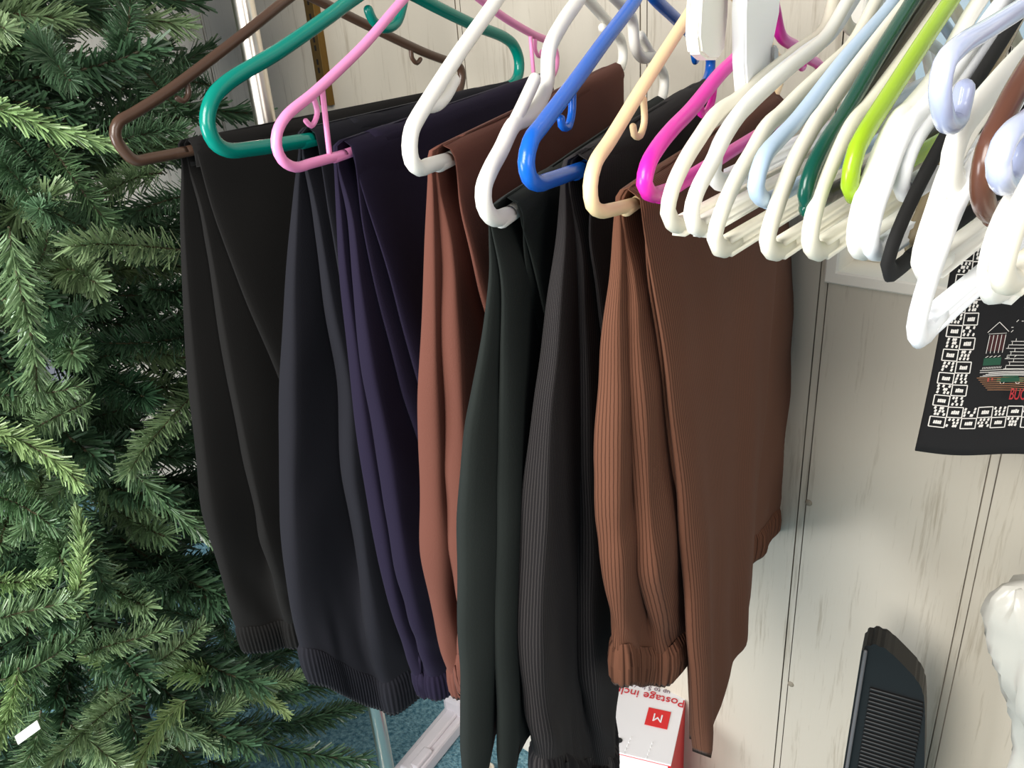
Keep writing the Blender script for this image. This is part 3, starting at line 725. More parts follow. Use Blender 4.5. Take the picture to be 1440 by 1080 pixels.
def build_trousers(T):
    def pn(px, o0, o1, far=(.385, .375), **k): return dict(near_px=px, off0=o0, off1=o1, far=far, **k)
    trousers('brown', T, 'black trousers hanging farthest left, over the brown hanger beside the tree', M['black_cloth'], [
        pn([(257, 228), (254, 300), (257, 400), (268, 560), (285, 700), (308, 810), (330, 890)], -.006, -.045, (.36, .30), th=.016),
        pn([(267, 228), (280, 290), (290, 340), (325, 560), (350, 680), (375, 790), (403, 890)], -.002, -.012, (.37, .30), th=.012),
        pn([(274, 222), (300, 300), (340, 410), (395, 540), (440, 660), (500, 860)], .003, .016, (.385, .37), th=.010),
        ], .062, band=dict(depth=.03))
    trousers('teal', T, 'dark navy trousers over the teal hanger, with broad ribbed waistband', M['navy_cloth'], [
        pn([(424, 204), (415, 270), (405, 400), (402, 500), (400, 600), (400, 750), (406, 850), (420, 925)], -.006, -.05, (.36, .33), th=.016),
        pn([(430, 204), (440, 290), (460, 430), (480, 540), (485, 666), (495, 730), (510, 837), (524, 920), (540, 968)], -.002, -.004, (.37, .33), th=.015),
        pn([(440, 200), (462, 300), (480, 400), (505, 560), (540, 760), (580, 930)], .004, .018, (.385, .37), th=.010),
        ], .14, band=dict(depth=.04))
    trousers('pink', T, 'purple navy trousers over the pale pink hanger', M['purple_cloth'], [
        pn([(474, 225), (475, 300), (480, 380), (490, 470), (505, 600), (525, 720), (550, 860), (582, 960)], -.006, -.03, (.36, .30), th=.012),
        pn([(480, 222), (490, 300), (500, 400), (515, 520), (530, 600), (545, 700), (565, 820), (605, 965)], -.002, -.010, (.37, .30), th=.013),
        pn([(489, 222), (510, 320), (532, 420), (562, 540), (600, 660), (660, 880)], .003, .006, (.385, .37), th=.008),
        pn([(495, 219), (520, 300), (547, 390), (582, 520), (620, 640), (690, 880)], .007, .018, (.385, .37), th=.008),
        ], .093, band=dict(depth=.025))
    trousers('white', T, 'red-brown trousers over the thick white notched hanger', M['rust_cloth'], [
        pn([(609, 245), (602, 350), (600, 450), (598, 560), (600, 680), (606, 790), (614, 870), (630, 955)], -.006, -.028, (.36, .30), th=.014),
        pn([(622, 245), (627, 350), (630, 450), (633, 560), (637, 680), (644, 800), (656, 940)], -.002, -.006, (.37, .32), th=.013),
        pn([(635, 232), (647, 290), (662, 360), (680, 430), (705, 520), (760, 760)], .006, .014, (.385, .375), th=.009),
        ], .062, s_far=.385, band=dict(depth=.022))
    trousers('white2', T, 'green-black trousers over the white stepped-arm hanger, hanging past the frame bottom', M['green_black_cloth'], [
        pn([(698, 316), (690, 380), (680, 460), (668, 550), (656, 620), (650, 750), (648, 880), (652, 980), (655, 1110)], -.004, -.016, (.36, .30), th=.014, name='trouser_leg'),
        pn([(703, 316), (705, 400), (705, 500), (703, 600), (700, 700), (698, 800), (698, 900), (703, 1000), (706, 1110)], -.002, .0, (.37, .30), th=.011, name='trouser_leg'),
        pn([(722, 306), (735, 350), (750, 430), (768, 500), (795, 600), (850, 800)], .003, .004, (.385, .37), th=.006, name='seat_panel'),
        pn([(727, 302), (745, 350), (760, 420), (779, 490), (815, 620), (870, 800)], .006, .009, (.385, .37), th=.006, name='seat_panel'),
        ], .042)
    trousers('blue', T, 'charcoal pinstripe trousers over the royal blue hanger', M['pin_cloth'], [
        pn([(799, 254), (788, 330), (778, 420), (770, 500), (760, 570), (753, 650), (747, 750), (742, 850), (742, 950), (757, 1082)], -.005, -.016, (.36, .13), th=.014),
        pn([(809, 254), (812, 350), (815, 450), (816, 550), (816, 650), (819, 750), (819, 880), (824, 970), (843, 1078)], -.002, -.004, [(980, 200), (905, 400), (885, 600), (868, 800), (862, 950), (859, 1078)], th=.010),
        pn([(818, 242), (828, 330), (840, 410), (852, 500), (880, 640), (930, 850)], .003, .008, (.385, .37), th=.006),
        ], .088, band=dict(depth=.03))
    trousers('cream', T, 'large brown pinstripe trousers over the cream hanger, rightmost pair', M['brown_pin'], [
        pn([(878, 300), (865, 370), (858, 450), (855, 550), (852, 650), (853, 750), (858, 850), (864, 930)], -.004, -.012,
            [(1092, 190), (1103, 300), (1113, 480), (1118, 570), (1112, 660), (1108, 700)], th=.013),
        pn([(884, 300), (886, 400), (889, 500), (896, 620), (901, 720), (907, 800), (918, 860), (930, 930)], -.002, .006,
            [(1075, 190), (1085, 300), (1095, 480), (1095, 570), (1090, 660), (1085, 715)], th=.010),
        pn([(893, 298), (910, 380), (925, 490), (940, 620), (955, 750), (965, 850), (972, 960), (974, 1040)], .004, .016, 
            [(1080, 210), (1075, 360), (1062, 600), (1050, 730), (1035, 880), (1010, 980), (992, 1050)], th=.007),
        pn([(899, 296), (915, 380), (930, 480), (945, 600), (956, 700), (964, 800), (970, 900), (976, 980), (984, 1060)], .007, .026,
            [(1097, 200), (1094, 360), (1080, 520), (1073, 600), (1062, 730), (1054, 850), (1046, 890), (1022, 950), (1010, 1000), (988, 1062)], th=.009, rip=.003),
        ], .062, s_far=.39, band=dict(depth=.028))

# ------------------------------------------------------------------ artificial tree
def branch_mesh(name, length, bend, seed, nl=.032, dens=2600, width=.0016, mats=None, spread=55, flat=False):
    rnd = random.Random(seed); bm = bmesh.new()
    pts = []
    k = 14
    for i in range(k+1):
        t = i/k; pts.append(Vector((length*t, bend*length*t*t, .05*length*math.sin(t*3+seed))))
    path = catmull(pts, .01)
    sweep(bm, path, circle(.0016, n=6), Vector((0, 0, 1)))
    for f in bm.faces: f.material_index = 1
    n = int(dens*length)
    for i in range(n):
        t = rnd.random()**.9; x = t*(len(path)-1); a = int(min(x, len(path)-2)); p = path[a].lerp(path[a+1], x-a)
        tan = (path[a+1]-path[a]).normalized()
        ang = rnd.uniform(0, 2*PI); u = tan.orthogonal().normalized(); v = tan.cross(u)
        rad = u*math.cos(ang) + v*math.sin(ang); rad.z *= .75
        al = math.radians(rnd.gauss(spread - 22*t**3, 9)); d = (tan*math.cos(al) + rad*math.sin(al)).normalized()
        ln = nl*rnd.uniform(.75, 1.15)*(1-.25*t**4)
        sd = d.cross(Vector((rnd.uniform(-1, 1), rnd.uniform(-1, 1), rnd.uniform(-1, 1)))).normalized()*width*.5
        up = d.cross(sd).normalized()*width*.22
        q = p + d*ln + Vector((0, 0, -.002))
        if flat:
            quad(bm, p+sd, p-sd, q-sd*.7, q+sd*.7); continue
        # a needle: thin three sided blade with a blunt tip
        b = [bm.verts.new(p+sd), bm.verts.new(p-sd), bm.verts.new(p+up)]
        e = [bm.verts.new(q+sd*.7), bm.verts.new(q-sd*.7), bm.verts.new(q+up*.7)]
        for j in range(3): bm.faces.new((b[j], b[(j+1) % 3], e[(j+1) % 3], e[j]))
        bm.faces.new(e)
    me = bpy.data.meshes.new(name); bm.to_mesh(me); bm.free()
    for m_ in mats: me.materials.append(m_)
    return me

def needle_mat(name, c1, c2):
    m = mat(name, c1, .33); b = m.node_tree.nodes['Principled BSDF']
    oi = N(m, 'ShaderNodeObjectInfo'); tc = N(m, 'ShaderNodeTexCoord'); nz = N(m, 'ShaderNodeTexNoise'); nz.inputs['Scale'].default_value = 90
    L(m, tc.outputs['Object'], nz.inputs['Vector'])
    ad = N(m, 'ShaderNodeMath'); ad.operation = 'ADD'; L(m, oi.outputs['Random'], ad.inputs[0]); L(m, nz.outputs['Fac'], ad.inputs[1])
    ml = N(m, 'ShaderNodeMath'); ml.operation = 'MULTIPLY'; ml.inputs[1].default_value = .5; L(m, ad.outputs[0], ml.inputs[0])
    mx = N(m, 'ShaderNodeValToRGB'); mx.color_ramp.elements[0].color = c1; mx.color_ramp.elements[1].color = c2
    mx.color_ramp.elements[0].position = .25; mx.color_ramp.elements[1].position = .8
    L(m, ml.outputs[0], mx.inputs['Fac']); L(m, mx.outputs['Color'], b.inputs['Base Color'])
    return m

def build_tree():
    tx, ty = -1.22, .33
    root = thing('artificial_tree', 'bushy green artificial fir tree standing left of the trousers', 'christmas tree', (tx, ty, FLOOR))
    stem = mat('wire_stem', rgb(70, 62, 40), .6)
    deep = needle_mat('deep_green_needles', rgb(42, 70, 48), rgb(92, 124, 90))
    pale = needle_mat('pale_green_needles', rgb(126, 156, 100), rgb(168, 190, 130))
    mid = needle_mat('green_needles', rgb(88, 120, 82), rgb(140, 164, 118))
    V = {'d': [branch_mesh('branch', .19, b, s, .035, 2100, .0024, (deep, stem)) for b, s in ((.1, 1), (-.2, 2), (.25, 3))],
         'm': [branch_mesh('branch', .19, b, s, .034, 2000, .0026, (mid, stem)) for b, s in ((.15, 4), (-.25, 5), (.0, 6))],
         'p': [branch_mesh('branch', .17, b, s, .032, 2100, .0027, (pale, stem), 42) for b, s in ((-.35, 7), (.35, 8), (.05, 9))]}
    cnt = [0]
    def put(base, tip, kind, var=None, roll=None):
        base = Vector(base); tip = Vector(tip); d = tip-base; ln = d.length; x = d.normalized()
        up = Vector((0, 0, 1)); y = up.cross(x); y = y.normalized() if y.length > .05 else Vector((0, 1, 0)); z = x.cross(y)
        me = V[kind][random.randrange(3) if var is None else var]
        o = bpy.data.objects.new('branch', me); link(o, root)
        s = ln/(.17 if kind == 'p' else .19)
        sc = Vector((s, max(.8, min(s, 1.25)), max(.8, min(s, 1.25))))
        R = Matrix(((x.x, y.x, z.x), (x.y, y.y, z.y), (x.z, y.z, z.z))).to_4x4()
        ro = Matrix.Rotation(random.uniform(0, 6.28) if roll is None else roll, 4, 'X')
        o.matrix_local = Matrix.Translation(base-root.location) @ R @ ro @ Matrix.Diagonal((sc.x, sc.y, sc.z, 1))
        cnt[0] += 1
    # the sprays one can single out: base pixel, tip pixel, distances, kind
    S = [((-60, 150), (118, 178), .92, .86, 'p'), ((25, 320), (42, 545), .92, .88, 'm'), ((262, 350), (92, 318), 1.0, .93, 'm'),
         ((275, 465), (146, 502), 1.02, .95, 'd'), ((285, 540), (158, 650), 1.0, .92, 'm'), ((-40, 610), (132, 630), .93, .88, 'p'),
         ((150, 640), (293, 760), .98, .92, 'm'), ((-30, 545), (100, 572), .97, .92, 'm'), ((130, 630), (50, 760), .95, .9, 'm'), ((-40, 880), (110, 845), .93, .88, 'm'),
         ((85, 870), (148, 768), .89, .86, 'p'), ((-30, 820), (62, 806), .95, .9, 'p'), ((180, 960), (282, 880), .98, .95, 'm'), ((300, 960), (182, 945), 1.02, .95, 'p'),
         ((190, 980), (78, 1070), .98, .9, 'm'), ((265, 985), (150, 1085), 1.0, .92, 'p'), ((300, 1000), (415, 935), 1.08, 1.08, 'm'), ((210, 1050), (335, 985), 1.05, 1.02, 'm'),
         ((30, 940), (-20, 1060), .93, .88, 'p'), ((60, 1000), (20, 1090), .93, .9, 'm'), ((160, 90), (205, 10), 1.05, 1.02, 'd'), ((60, 70), (95, 55), 1.0, .95, 'd'),
         ((-40, 60), (10, 45), .95, .9, 'm'), ((255, 150), (180, 60), 1.08, 1.02, 'd'), ((300, 120), (210, 130), 1.12, 1.08, 'd'), ((130, 200), (235, 190), 1.05, 1.0, 'd'),
         ((60, 210), (150, 290), .98, .93, 'm'), ((-30, 220), (60, 270), .98, .93, 'd'), ((130, 330), (60, 250), .98, .93, 'd'), ((230, 250), (130, 270), 1.05, .98, 'm'),
         ((280, 270), (190, 320), 1.05, 1.0, 'd'), ((10, 420), (90, 380), .96, .92, 'm'), ((60, 480), (105, 480), .98, .93, 'd'), ((290, 420), (200, 410), 1.05, 1.02, 'd'),
         ((-30, 700), (80, 690), .95, .9, 'm'), ((120, 560), (40, 600), .95, .9, 'm'), ((320, 700), (235, 700), 1.08, 1.02, 'd'), ((250, 800), (165, 830), 1.02, .96, 'd'),
         ((330, 900), (240, 850), 1.08, 1.03, 'd'), ((120, 930), (200, 870), .97, .92, 'm'), ((0, 960), (110, 930), .95, .9, 'm'), ((330, 830), (300, 880), 1.1, 1.05, 'd'),
         ((230, 1000), (330, 1060), 1.0, .97, 'm'), ((330, 960), (385, 985), 1.1, 1.1, 'p'), ((100, 1020), (180, 1090), .95, .9, 'm')]
    for bp, tp, db, dt, k in S: put(at_h(bp, db), at_h(tp, dt), k)
    # the rest of the tree
    rnd = random.Random(11); got = []; tries = 0
    def pix(P_): zc = P_.dot(FW); return (CX + F*P_.dot(RT)/zc, CY - F*P_.dot(UP)/zc)
    while cnt[0] < 99 and tries < 6000:
        tries += 1
        z = rnd.uniform(-1.15, .2); R = .42 - .09*(z+1.15)/1.35; a = rnd.uniform(-2.2, 1.4)
        rr = R*rnd.uniform(.6, .95); d = Vector((math.cos(a), math.sin(a), rnd.uniform(-.25, .3)))
        tip = Vector((tx, ty, z)) + d*rr
        if tip.x > -.86 or tip.y > WALL-.06: continue
        x, y = pix(tip)
        if not (-40 < x < 330 and -40 < y < 1100) or (y > 860 and x > 210) or any(math.hypot(x-u, y-v) < 62 for u, v in got): continue
        got.append((x, y)); put(tip-d*.2, tip, 'd' if rnd.random() < .65 else 'm')
    # dense inner filling, too many sprays to count
    bm = bmesh.new()
    src = [bmesh.new() for _ in range(2)]
    inner = branch_mesh('needle_mass', .24, .1, 21, .036, 1300, .0034, (deep, stem), flat=True); 
    for zi in range(26):
        z = -1.2 + zi*.062
        for i in range(12):
            a = zi*.9 + i*2*PI/12 + rnd.uniform(-.3, .3); r0 = rnd.uniform(.02, .17)
            if Vector((tx, ty, 0)).x + (r0+.26)*math.cos(a) > -.83: r0 = .02
            d = Vector((math.cos(a), math.sin(a), rnd.uniform(-.3, .35))).normalized(); x = d
            y = Vector((0, 0, 1)).cross(x).normalized(); zz = x.cross(y)
            Mx = Matrix.Translation(Vector((tx, ty, z))-root.location + d*r0) @ Matrix(((x.x, y.x, zz.x), (x.y, y.y, zz.y), (x.z, y.z, zz.z))).to_4x4()
            s0 = len(bm.verts); bm.from_mesh(inner); bm.verts.ensure_lookup_table()
            bmesh.ops.transform(bm, matrix=Mx, verts=bm.verts[s0:])
    me = bpy.data.meshes.new('inner_foliage'); bm.to_mesh(me); bm.free(); me.materials.append(deep); me.materials.append(stem)
    o = bpy.data.objects.new('inner_foliage', me); o['kind'] = 'stuff'; link(o, root)
    bm = bmesh.new(); sweep(bm, [Vector((tx, ty, FLOOR+.02)), Vector((tx, ty, -.4)), Vector((tx, ty, .55))], circle(.016, n=14), Vector((1, 0, 0)))
    obj('trunk', bm, mat('tree_pole', rgb(60, 50, 34), .6), root)
    for i in range(4):
        a = i*PI/2+.4; bm = bmesh.new()
        sweep(bm, [Vector((tx, ty, FLOOR+.09)), Vector((tx+.2*math.cos(a), ty+.2*math.sin(a), FLOOR+.012))], circle(.01, n=10), Vector((0, 0, 1))); obj('stand_leg', bm, M['dark_green'], root)
    # little paper tag on a spray
    c = at_h((39, 1030), .86); bm = bmesh.new()
    box(bm, c, .030, .0012, .010, (RT.lerp(UP, .42).normalized(), FW, (UP-RT*.42).normalized()), .0003)
    obj('paper_tag', bm, mat('white_paper', rgb(225, 225, 215), .7), root, smooth=False)['label'] = 'small white paper tag'

# ------------------------------------------------------------------ tea towel
def build_towel():
    az = AZ - math.radians(104); u = Vector((-math.sin(az), math.cos(az), 0))
    o = on_y((1288, 634), .66); n = Vector((u.y, -u.x, 0)); n = n if n.dot(o) < 0 else -n
    def q(p): return on_plane(p, o, n)
    BL, TL = q((1287, 634)), q((1398, 55)); BR, TR = q((1590, 650)), q((1640, 55))
    root = thing('tea_towel', 'black tea towel with white block border and red lettering, hanging beside the window', 'tea towel', (BL+BR)/2)
    def S(a, b, lift=0):
        p = BL.lerp(BR, a).lerp(TL.lerp(TR, a), b)
        return p + n*(lift + .004*math.sin(a*9+b*2) + .003*math.sin(b*7))
    bm = bmesh.new(); A, B = 40, 40
    for side in (0, -.0016):
        g = [[bm.verts.new(S(i/A, j/B, side)) for j in range(B+1)] for i in range(A+1)]
        for i in range(A):
            for j in range(B): bm.faces.new((g[i][j], g[i+1][j], g[i+1][j+1], g[i][j+1]))
        if side == 0: g0 = g
    for i in range(A):
        for j in (0, B): bm.faces.new((g0[i][j], g0[i+1][j], g[i+1][j], g[i][j]))
    for j in range(B):
        for i in (0, A): bm.faces.new((g0[i][j], g0[i][j+1], g[i][j+1], g[i][j]))
    cloth = mat('black_cotton', rgb(16, 15, 16), .9); bump_noise(cloth, 900, .2, dist=.0005)
    obj('cloth', bm, cloth, root)
    ink = mat('white_ink', rgb(228, 222, 214), .8); red = mat('red_ink', rgb(176, 44, 50), .8); grn = mat('green_ink', rgb(30, 78, 56), .8)
    mar = mat('maroon_ink', rgb(62, 22, 22), .8); org = mat('tan_ink', rgb(170, 120, 84), .8)
    W_, H_ = (BR-BL).length, (TL-BL).length
    rnd = random.Random(3)
    bm = bmesh.new()
    SC = .57
    def line(x0, y0, x1, y1, w=.0015, mi=0):                 # metres on the cloth, before shrinking
        x0, y0, x1, y1, w = x0*SC, y0*SC, x1*SC, y1*SC, w*SC
        d = Vector((x1-x0, y1-y0)); l = d.length; k = max(1, int(l/.01)); nn = Vector((-d.y, d.x)).normalized()*w*.5 if l > 0 else Vector((0, w))
        for i in range(k):
            a = Vector((x0, y0)) + d*(i/k); b = Vector((x0, y0)) + d*((i+1)/k)
            quad(bm, *[S(p.x/W_, p.y/H_, .0006) for p in (a-nn, b-nn, b+nn, a+nn)], mi)
    def rect(x0, y0, x1, y1, mi): 
        quad(bm, *[S(p[0]/W_, p[1]/H_, .0004) for p in ((x0*SC, y0*SC), (x1*SC, y0*SC), (x1*SC, y1*SC), (x0*SC, y1*SC))], mi)
    def block(x, y, w, h, framed):
        if framed:
            line(x, y, x+w, y); line(x, y+h, x+w, y+h); line(x, y, x, y+h); line(x+w, y, x+w, y+h)
            for i in range(4):
                xx = x+w*(.3+.13*i); line(xx, y+h*.33, xx+.0006, y+h*(.62+.08*rnd.random()), .0024)
        else:
            for r_ in range(3):
                for i in range(3):
                    if rnd.random() < .95:
                        xx = x+w*(.18+.27*i)+rnd.uniform(-.002, .002); yy = y+h*(.12+.3*r_); line(xx, yy, xx+.0012, yy+h*.24, .0029)
    bx, by = .009, .046; cw, ch = .021, .0175
    ny = int((H_/SC-by)/ch)
    for r_ in range(ny):
        for c in range(2): block(bx+c*cw, by+r_*ch, cw*.98, ch*.95, (r_+c) % 2 == 0)
    for c in range(2, int((W_/SC-2*bx)/cw)):
        for r_ in range(2): block(bx+c*cw, by+r_*ch, cw*.98, ch*.95, (r_+c) % 2 == 0)
    obj('printed_border', bm, [ink], root, smooth=False)
    # line drawing: a plain colonnaded street front with a car before it
    bm = bmesh.new()
    x0 = .066; y0 = .122
    for i in range(7): line(x0-.004+.003*i, y0+.004-.0035*i*.9, x0+.16, y0-.001-.0035*i, .0009, 4)
    for i in range(4): line(x0+.004*i, y0+.006+.0015*i, x0+.16, y0+.006+.0015*i, .0007, 0)
    rect(x0+.002, y0+.022, x0+.028, y0+.033, 2); rect(x0+.006, y0+.043, x0+.03, y0+.066, 3)
    for i in range(12): line(x0+.002+.0024*i, y0+.017, x0+.003+.0024*i, y0+.020, .0008)
    for i in range(5): line(x0+.004+.006*i, y0+.040, x0+.006+.006*i, y0+.066, .0009)
    for i in range(2): line(x0-.001, y0+.012+.003*i, x0+.09, y0+.012+.003*i, .0008)
    for i in range(4):
        line(x0+.004+.006*i, y0+.034, x0+.008+.006*i, y0+.036, .0009); line(x0+.004, y0+.068, x0+.031, y0+.068, .001)
    line(x0+.002, y0+.070, x0+.018, y0+.084, .0009); line(x0+.018, y0+.084, x0+.034, y0+.070, .0009)
    for i in range(9):
        yy = y0+.016+.005*i; line(x0+.033+.003*(i % 3), yy, x0+.062+.004*(i % 2), yy, .0008); line(x0+.036+.005*(i % 3), yy, x0+.036+.005*(i % 3), yy+.004, .0008)
    for i in range(30):
        xx = x0+.034+rnd.random()*.09; yy = y0+.03+rnd.random()*.08; line(xx, yy, xx+.003, yy+rnd.choice((0, .003)), .0009)
    rect(x0+.026, y0-.004, x0+.064, y0+.003, 2); rect(x0+.034, y0+.003, x0+.056, y0+.008, 2)      # car body and cabin
    for cx in (.034, .056):
        for k in range(8): line(x0+cx+.003*math.cos(k*PI/4), y0-.004+.003*math.sin(k*PI/4), x0+cx+.003*math.cos((k+1)*PI/4), y0-.004+.003*math.sin((k+1)*PI/4), .0008, 0)
    rect(x0+.012, y0-.002, x0+.0145, y0+.003, 1); rect(x0+.018, y0-.001, x0+.020, y0+.003, 1)
    obj('printed_scene', bm, [ink, red, grn, mar, org], root, smooth=False)
    ex = (S(.6, .15)-S(.3, .15)).normalized(); ey = (UPV - ex*UPV.dot(ex)).normalized(); ez = ex.cross(ey)
    c = q((1416, 550)) + n*.006
    Mx = Matrix(((ex.x*.43, ey.x, ez.x, c.x), (ex.y*.43, ey.y, ez.y, c.y), (ex.z*.43, ey.z, ez.z, c.z), (0, 0, 0, 1)))
    tm = text_bm('BUC', .0142, Mx, .0002, 'LEFT')
    obj('lettering', tm, red, root, smooth=False)['label'] = 'red printed letters'

# ------------------------------------------------------------------ things low down
def build_low():
    # carton standing under the trousers, its lid printed upside down to us
    zt = -1.0
    a = on_z((866, 940), zt); b = on_z((966, 976), zt); c = on_z((944, 1078), zt)
    ey = (b-c); ey.z = 0; dy = ey.length; ey.normalize(); ex = Vector((ey.y, -ey.x, 0)); wx = abs((b-a).dot(ex))*1.55
    ctr = b - ex*wx/2 - ey*dy/2 ; hgt = zt-FLOOR
    root = thing('postage_carton', 'white and red postage carton with upside-down printing under the brown trousers', 'box', Vector((ctr.x, ctr.y, FLOOR)))
    card = mat('white_card', rgb(226, 224, 226), .6); redc = mat('red_card', rgb(206, 30, 34), .5); redi = mat('red_print', rgb(190, 30, 44), .6)
    blk = mat('black_print', rgb(25, 25, 28), .6); grey = mat('grey_print', rgb(120, 100, 110), .6); shade = mat('perforation', rgb(250, 250, 250), .6)
    ax = (ex, ey, UPV)
    bm = bmesh.new(); box(bm, Vector((ctr.x, ctr.y, (zt+FLOOR)/2)), wx, dy, hgt, ax, .002); obj('carton_body', bm, redc, root, smooth=False)
    bm = bmesh.new(); box(bm, Vector((ctr.x, ctr.y, zt+.001)), wx*.995, dy*.995, .003, ax, .0006); lid = obj('lid_panel', bm, card, root, smooth=False)
    fl = Vector((ctr.x, ctr.y, zt)) - ey*(dy/2+.02)
    bm = bmesh.new(); box(bm, fl + ex*wx*.2 + Vector((0, 0, -.012)), wx*.55, .05, .002, (ex, (ey*.9+UPV*.42).normalized(), (UPV*.9-ey*.42).normalized()), .0005); obj('front_flap', bm, card, root, smooth=False)
    zz = zt+.0036
    def top(px): q = on_z(px, zz); return q
    def put_text(s, size, px, m, rot=PI, nm='printing', sx=1.0):
        q = top(px); x = (ex*math.cos(rot)+ey*math.sin(rot)); y = (-ex*math.sin(rot)+ey*math.cos(rot))
        Mx = Matrix(((x.x*sx, y.x, 0, q.x), (x.y*sx, y.y, 0, q.y), (0, 0, 1, q.z), (0, 0, 0, 1)))
        obj(nm, text_bm(s, size, Mx, .0003), m, root, smooth=False)
    put_text('Postage included', .021, (899, 976), redi)
    put_text('up to 5 kg (11 lb)', .012, (905, 966), grey)
    q = top((925, 1010)); bm = bmesh.new(); box(bm, q, .034, .034, .0006, ax); obj('printing', bm, redc, root, smooth=False)
    q2 = (925, 1009); zz += .0006; put_text('M', .021, q2, card); zz -= .0006
    q = top((871, 1041)); bm = bmesh.new(); bmesh.ops.create_cone(bm, cap_ends=True, segments=20, radius1=.0045, radius2=.0045, depth=.0006)
    bmesh.ops.translate(bm, verts=bm.verts[:], vec=q); obj('finger_hole', bm, blk, root, smooth=False)
    for p0, p1 in (((888, 1035), (876, 1062)), ((918, 1042), (908, 1068))):
        bm = bmesh.new(); A_, B_ = top(p0), top(p1)
        for k in range(5):
            m0 = A_.lerp(B_, k/5+.05); m1 = A_.lerp(B_, k/5+.14); sweep(bm, [m0, m1], circle(.0007, n=6), UPV)
        obj('perforation', bm, shade, root, smooth=False)

    # white plastic foot lying on the carpet
    root_p = [on_z((642, 1000), FLOOR+.03), on_z((566, 1092), FLOOR+.03)]
    d = (root_p[1]-root_p[0]); ln = d.length+.05; d.normalize(); s_ = Vector((-d.y, d.x, 0)); c = root_p[0].lerp(root_p[1], .5)
    root = thing('plastic_stand', 'white plastic stand foot on the blue carpet behind the purple trousers', 'stand', Vector((c.x, c.y, FLOOR)))
    wp = mat('stand_plastic', rgb(226, 222, 228), .35)
    ax = (d, s_, UPV)
    bm = bmesh.new(); box(bm, Vector((c.x, c.y, FLOOR+.018)), ln, .052, .034, ax, .006); obj('foot', bm, wp, root, smooth=False)
    bm = bmesh.new(); box(bm, Vector((c.x, c.y, FLOOR+.039))-d*.01, ln*.8, .026, .01, ax, .004)
    box(bm, Vector((c.x, c.y, FLOOR+.039))+d*.045 + s_*.012, .05, .020, .012, ax, .004); obj('ridge', bm, wp, root, smooth=False)
    bm = bmesh.new(); cc = root_p[0] - d*.01; cc.z = FLOOR+.05; box(bm, cc, .05, .046, .05, ax, .01); obj('socket', bm, wp, root, smooth=False)

    # tall black ribbed hamper by the wall
    D = .90
    o = at_h((1240, 950), .74); n = -Vector((o.x, o.y, 0)).normalized(); u = Vector((-n.y, n.x, 0)); u = u if u.dot(RT) > 0 else -u
    def q(p): return on_plane(p, o, n)
    out = [(1212, 912), (1222, 905), (1238, 907), (1252, 917), (1272, 937), (1290, 956), (1299, 974), (1301, 1005), (1300, 1080)]
    top = [q(p) for p in out]; br = top[-1].copy(); br.z = FLOOR; bl = q((1180, 1085)); bl.z = FLOOR
    prof = top + [br, bl]
    root = thing('plastic_crate', 'black ribbed plastic crate standing on end before the wall, lower right', 'crate', Vector((o.x, o.y, FLOOR)))
    bp_ = mat('black_ribbed_plastic', rgb(17, 17, 17), .5); edge = mat('grey_rim', rgb(92, 92, 94), .35)
    depth = .03
    bm = bmesh.new(); f1 = [bm.verts.new(p) for p in prof]; f2 = [bm.verts.new(p - n*depth) for p in prof]
    bm.faces.new(f1); bm.faces.new(f2); k = len(prof)
    for i in range(k): bm.faces.new((f1[i], f1[(i+1) % k], f2[(i+1) % k], f2[i]))
    bmesh.ops.bevel(bm, geom=[e for e in bm.edges if (e.verts[0] in f1) != (e.verts[1] in f1)], offset=.004, segments=2, affect='EDGES')
    obj('body', bm, bp_, root, smooth=False)
    bm = bmesh.new(); z = top[0].z-.05
    lx = u
    def xat(z, side):
        if side: 
            P_ = [q((1252, 905)), q((1272, 925)), q((1290, 945)), q((1299, 965)), q((1301, 1000)), br]
        else: P_ = [top[0], bl]
        for a_, b_ in zip(P_[:-1], P_[1:]):
            if b_.z <= z <= a_.z: return a_.lerp(b_, (a_.z-z)/(a_.z-b_.z+1e-9))
        return P_[0]
    while z > FLOOR+.03:
        a_, b_ = xat(z, 0), xat(z, 1)
        a2 = a_.lerp(b_, .22); b2 = a_.lerp(b_, .96)
        if (b2-a2).dot(b_-a_) > 0 and (b2-a2).length > .006: sweep(bm, [a2 + n*.001, b2 + n*.001], circle(.0016, n=6), UPV)
        z -= .0058
    obj('ribs', bm, bp_, root)
    bm = bmesh.new(); sweep(bm, [top[0] + n*.003 + u*.004, bl + n*.003 + u*.004], circle(.0020, n=10), n); obj('rim', bm, edge, root)['label'] = 'thin grey edge rim'

    # crumpled white plastic bag, right edge
    o2 = at_h((1440, 940), .66); v = o2.normalized(); 
    c = Vector((o2.x, o2.y, 0))
    zt = on_plane((1410, 828), o2, head).z
    root = thing('plastic_bag', 'crumpled translucent white plastic bag at the lower right edge', 'bag', Vector((c.x, c.y, FLOOR)))
    m = mat('thin_white_plastic', rgb(214, 211, 200), .28, Transmission_Weight=.25)
    Lp = [(1414, 826), (1404, 850), (1404, 880), (1400, 905), (1398, 940), (1403, 975), (1410, 1005), (1424, 1030), (1434, 1055), (1440, 1085)]
    L3 = [on_plane(p, o2, head) for p in Lp]; L3.append(Vector((L3[-1].x+.01, L3[-1].y+.01, FLOOR)))
    pr = param(L3, .01)
    bm = bmesh.new(); rings = []; rows, cols = 60, 72
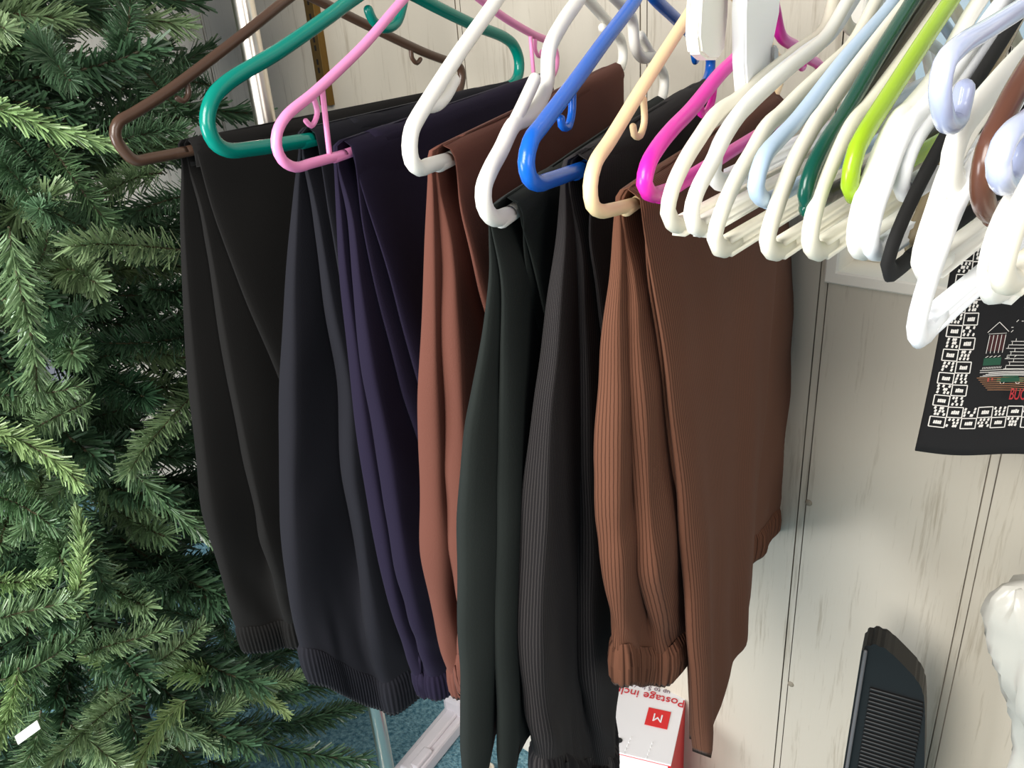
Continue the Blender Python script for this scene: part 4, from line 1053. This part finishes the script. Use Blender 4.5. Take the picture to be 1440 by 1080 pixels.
    for i in range(rows+1):
        t = i/rows; p = interp(pr, t); ctr = p + rt0*.10
        ring = []
        for j in range(cols):
            a = 2*PI*j/cols
            nz = 1 + .13*noise.noise(Vector((math.cos(a)*2.2, math.sin(a)*2.2, t*9))) - .20*abs(noise.noise(Vector((math.cos(a)*3.4+t*5, math.sin(a)*3.4, t*13)))) + .05*abs(noise.noise(Vector((math.cos(a)*8, math.sin(a)*8-t*6, t*24)))) 
            k_ = min(1, (t*14)**.5+.25)
            ring.append(bm.verts.new(ctr - rt0*(.10*math.cos(a)*(nz if abs(a-0) > .01 else nz)) + head*(.06*math.sin(a)*nz*k_)))
        rings.append(ring)
    for i in range(rows):
        for j in range(cols): bm.faces.new((rings[i][j], rings[i][(j+1) % cols], rings[i+1][(j+1) % cols], rings[i+1][j]))
    bm.faces.new(rings[0]); bm.faces.new(rings[-1])
    obj('bag_film', bm, m, root)

# ------------------------------------------------------------------ light
def build_light():
    w = bpy.data.worlds.new('world'); scn.world = w; w.use_nodes = True
    bg = w.node_tree.nodes['Background']; bg.inputs['Color'].default_value = (.80, .86, 1.0, 1); bg.inputs['Strength'].default_value = .2
    def area(name, loc, target, sx, sy, power, col):
        l = bpy.data.lights.new(name, 'AREA'); l.shape = 'RECTANGLE'; l.size = sx; l.size_y = sy; l.energy = power; l.color = col
        o = bpy.data.objects.new(name, l); link(o); o.location = loc
        o.rotation_euler = (Vector(target)-Vector(loc)).to_track_quat('-Z', 'Y').to_euler(); return o
    area('window_light', (-.3, -1.2, .6), (-.45, .6, -.3), .9, 1.1, 42, (1, .97, .92))
    area('side_window_light', (-1.25, -1.3, -.45), (-.95, .4, -1.1), .7, .8, 22, (.95, .97, 1))
    area('right_fill_light', (1.5, -.35, .2), (-.3, .5, -.35), .8, 1.0, 9, (1, .95, .88))  # added fill without a real source, lifts the right face of the brown trousers
    scn.view_settings.view_transform = 'Standard'; scn.view_settings.look = 'None'; scn.view_settings.gamma = 1
    scn.view_settings.exposure = .5; scn.view_settings.use_curve_mapping = False

build_room(); build_window(); build_standard(); build_rack()
T = build_hangers(); build_clip_hanger(); build_trousers(T)
build_tree(); build_towel(); build_low(); build_light()
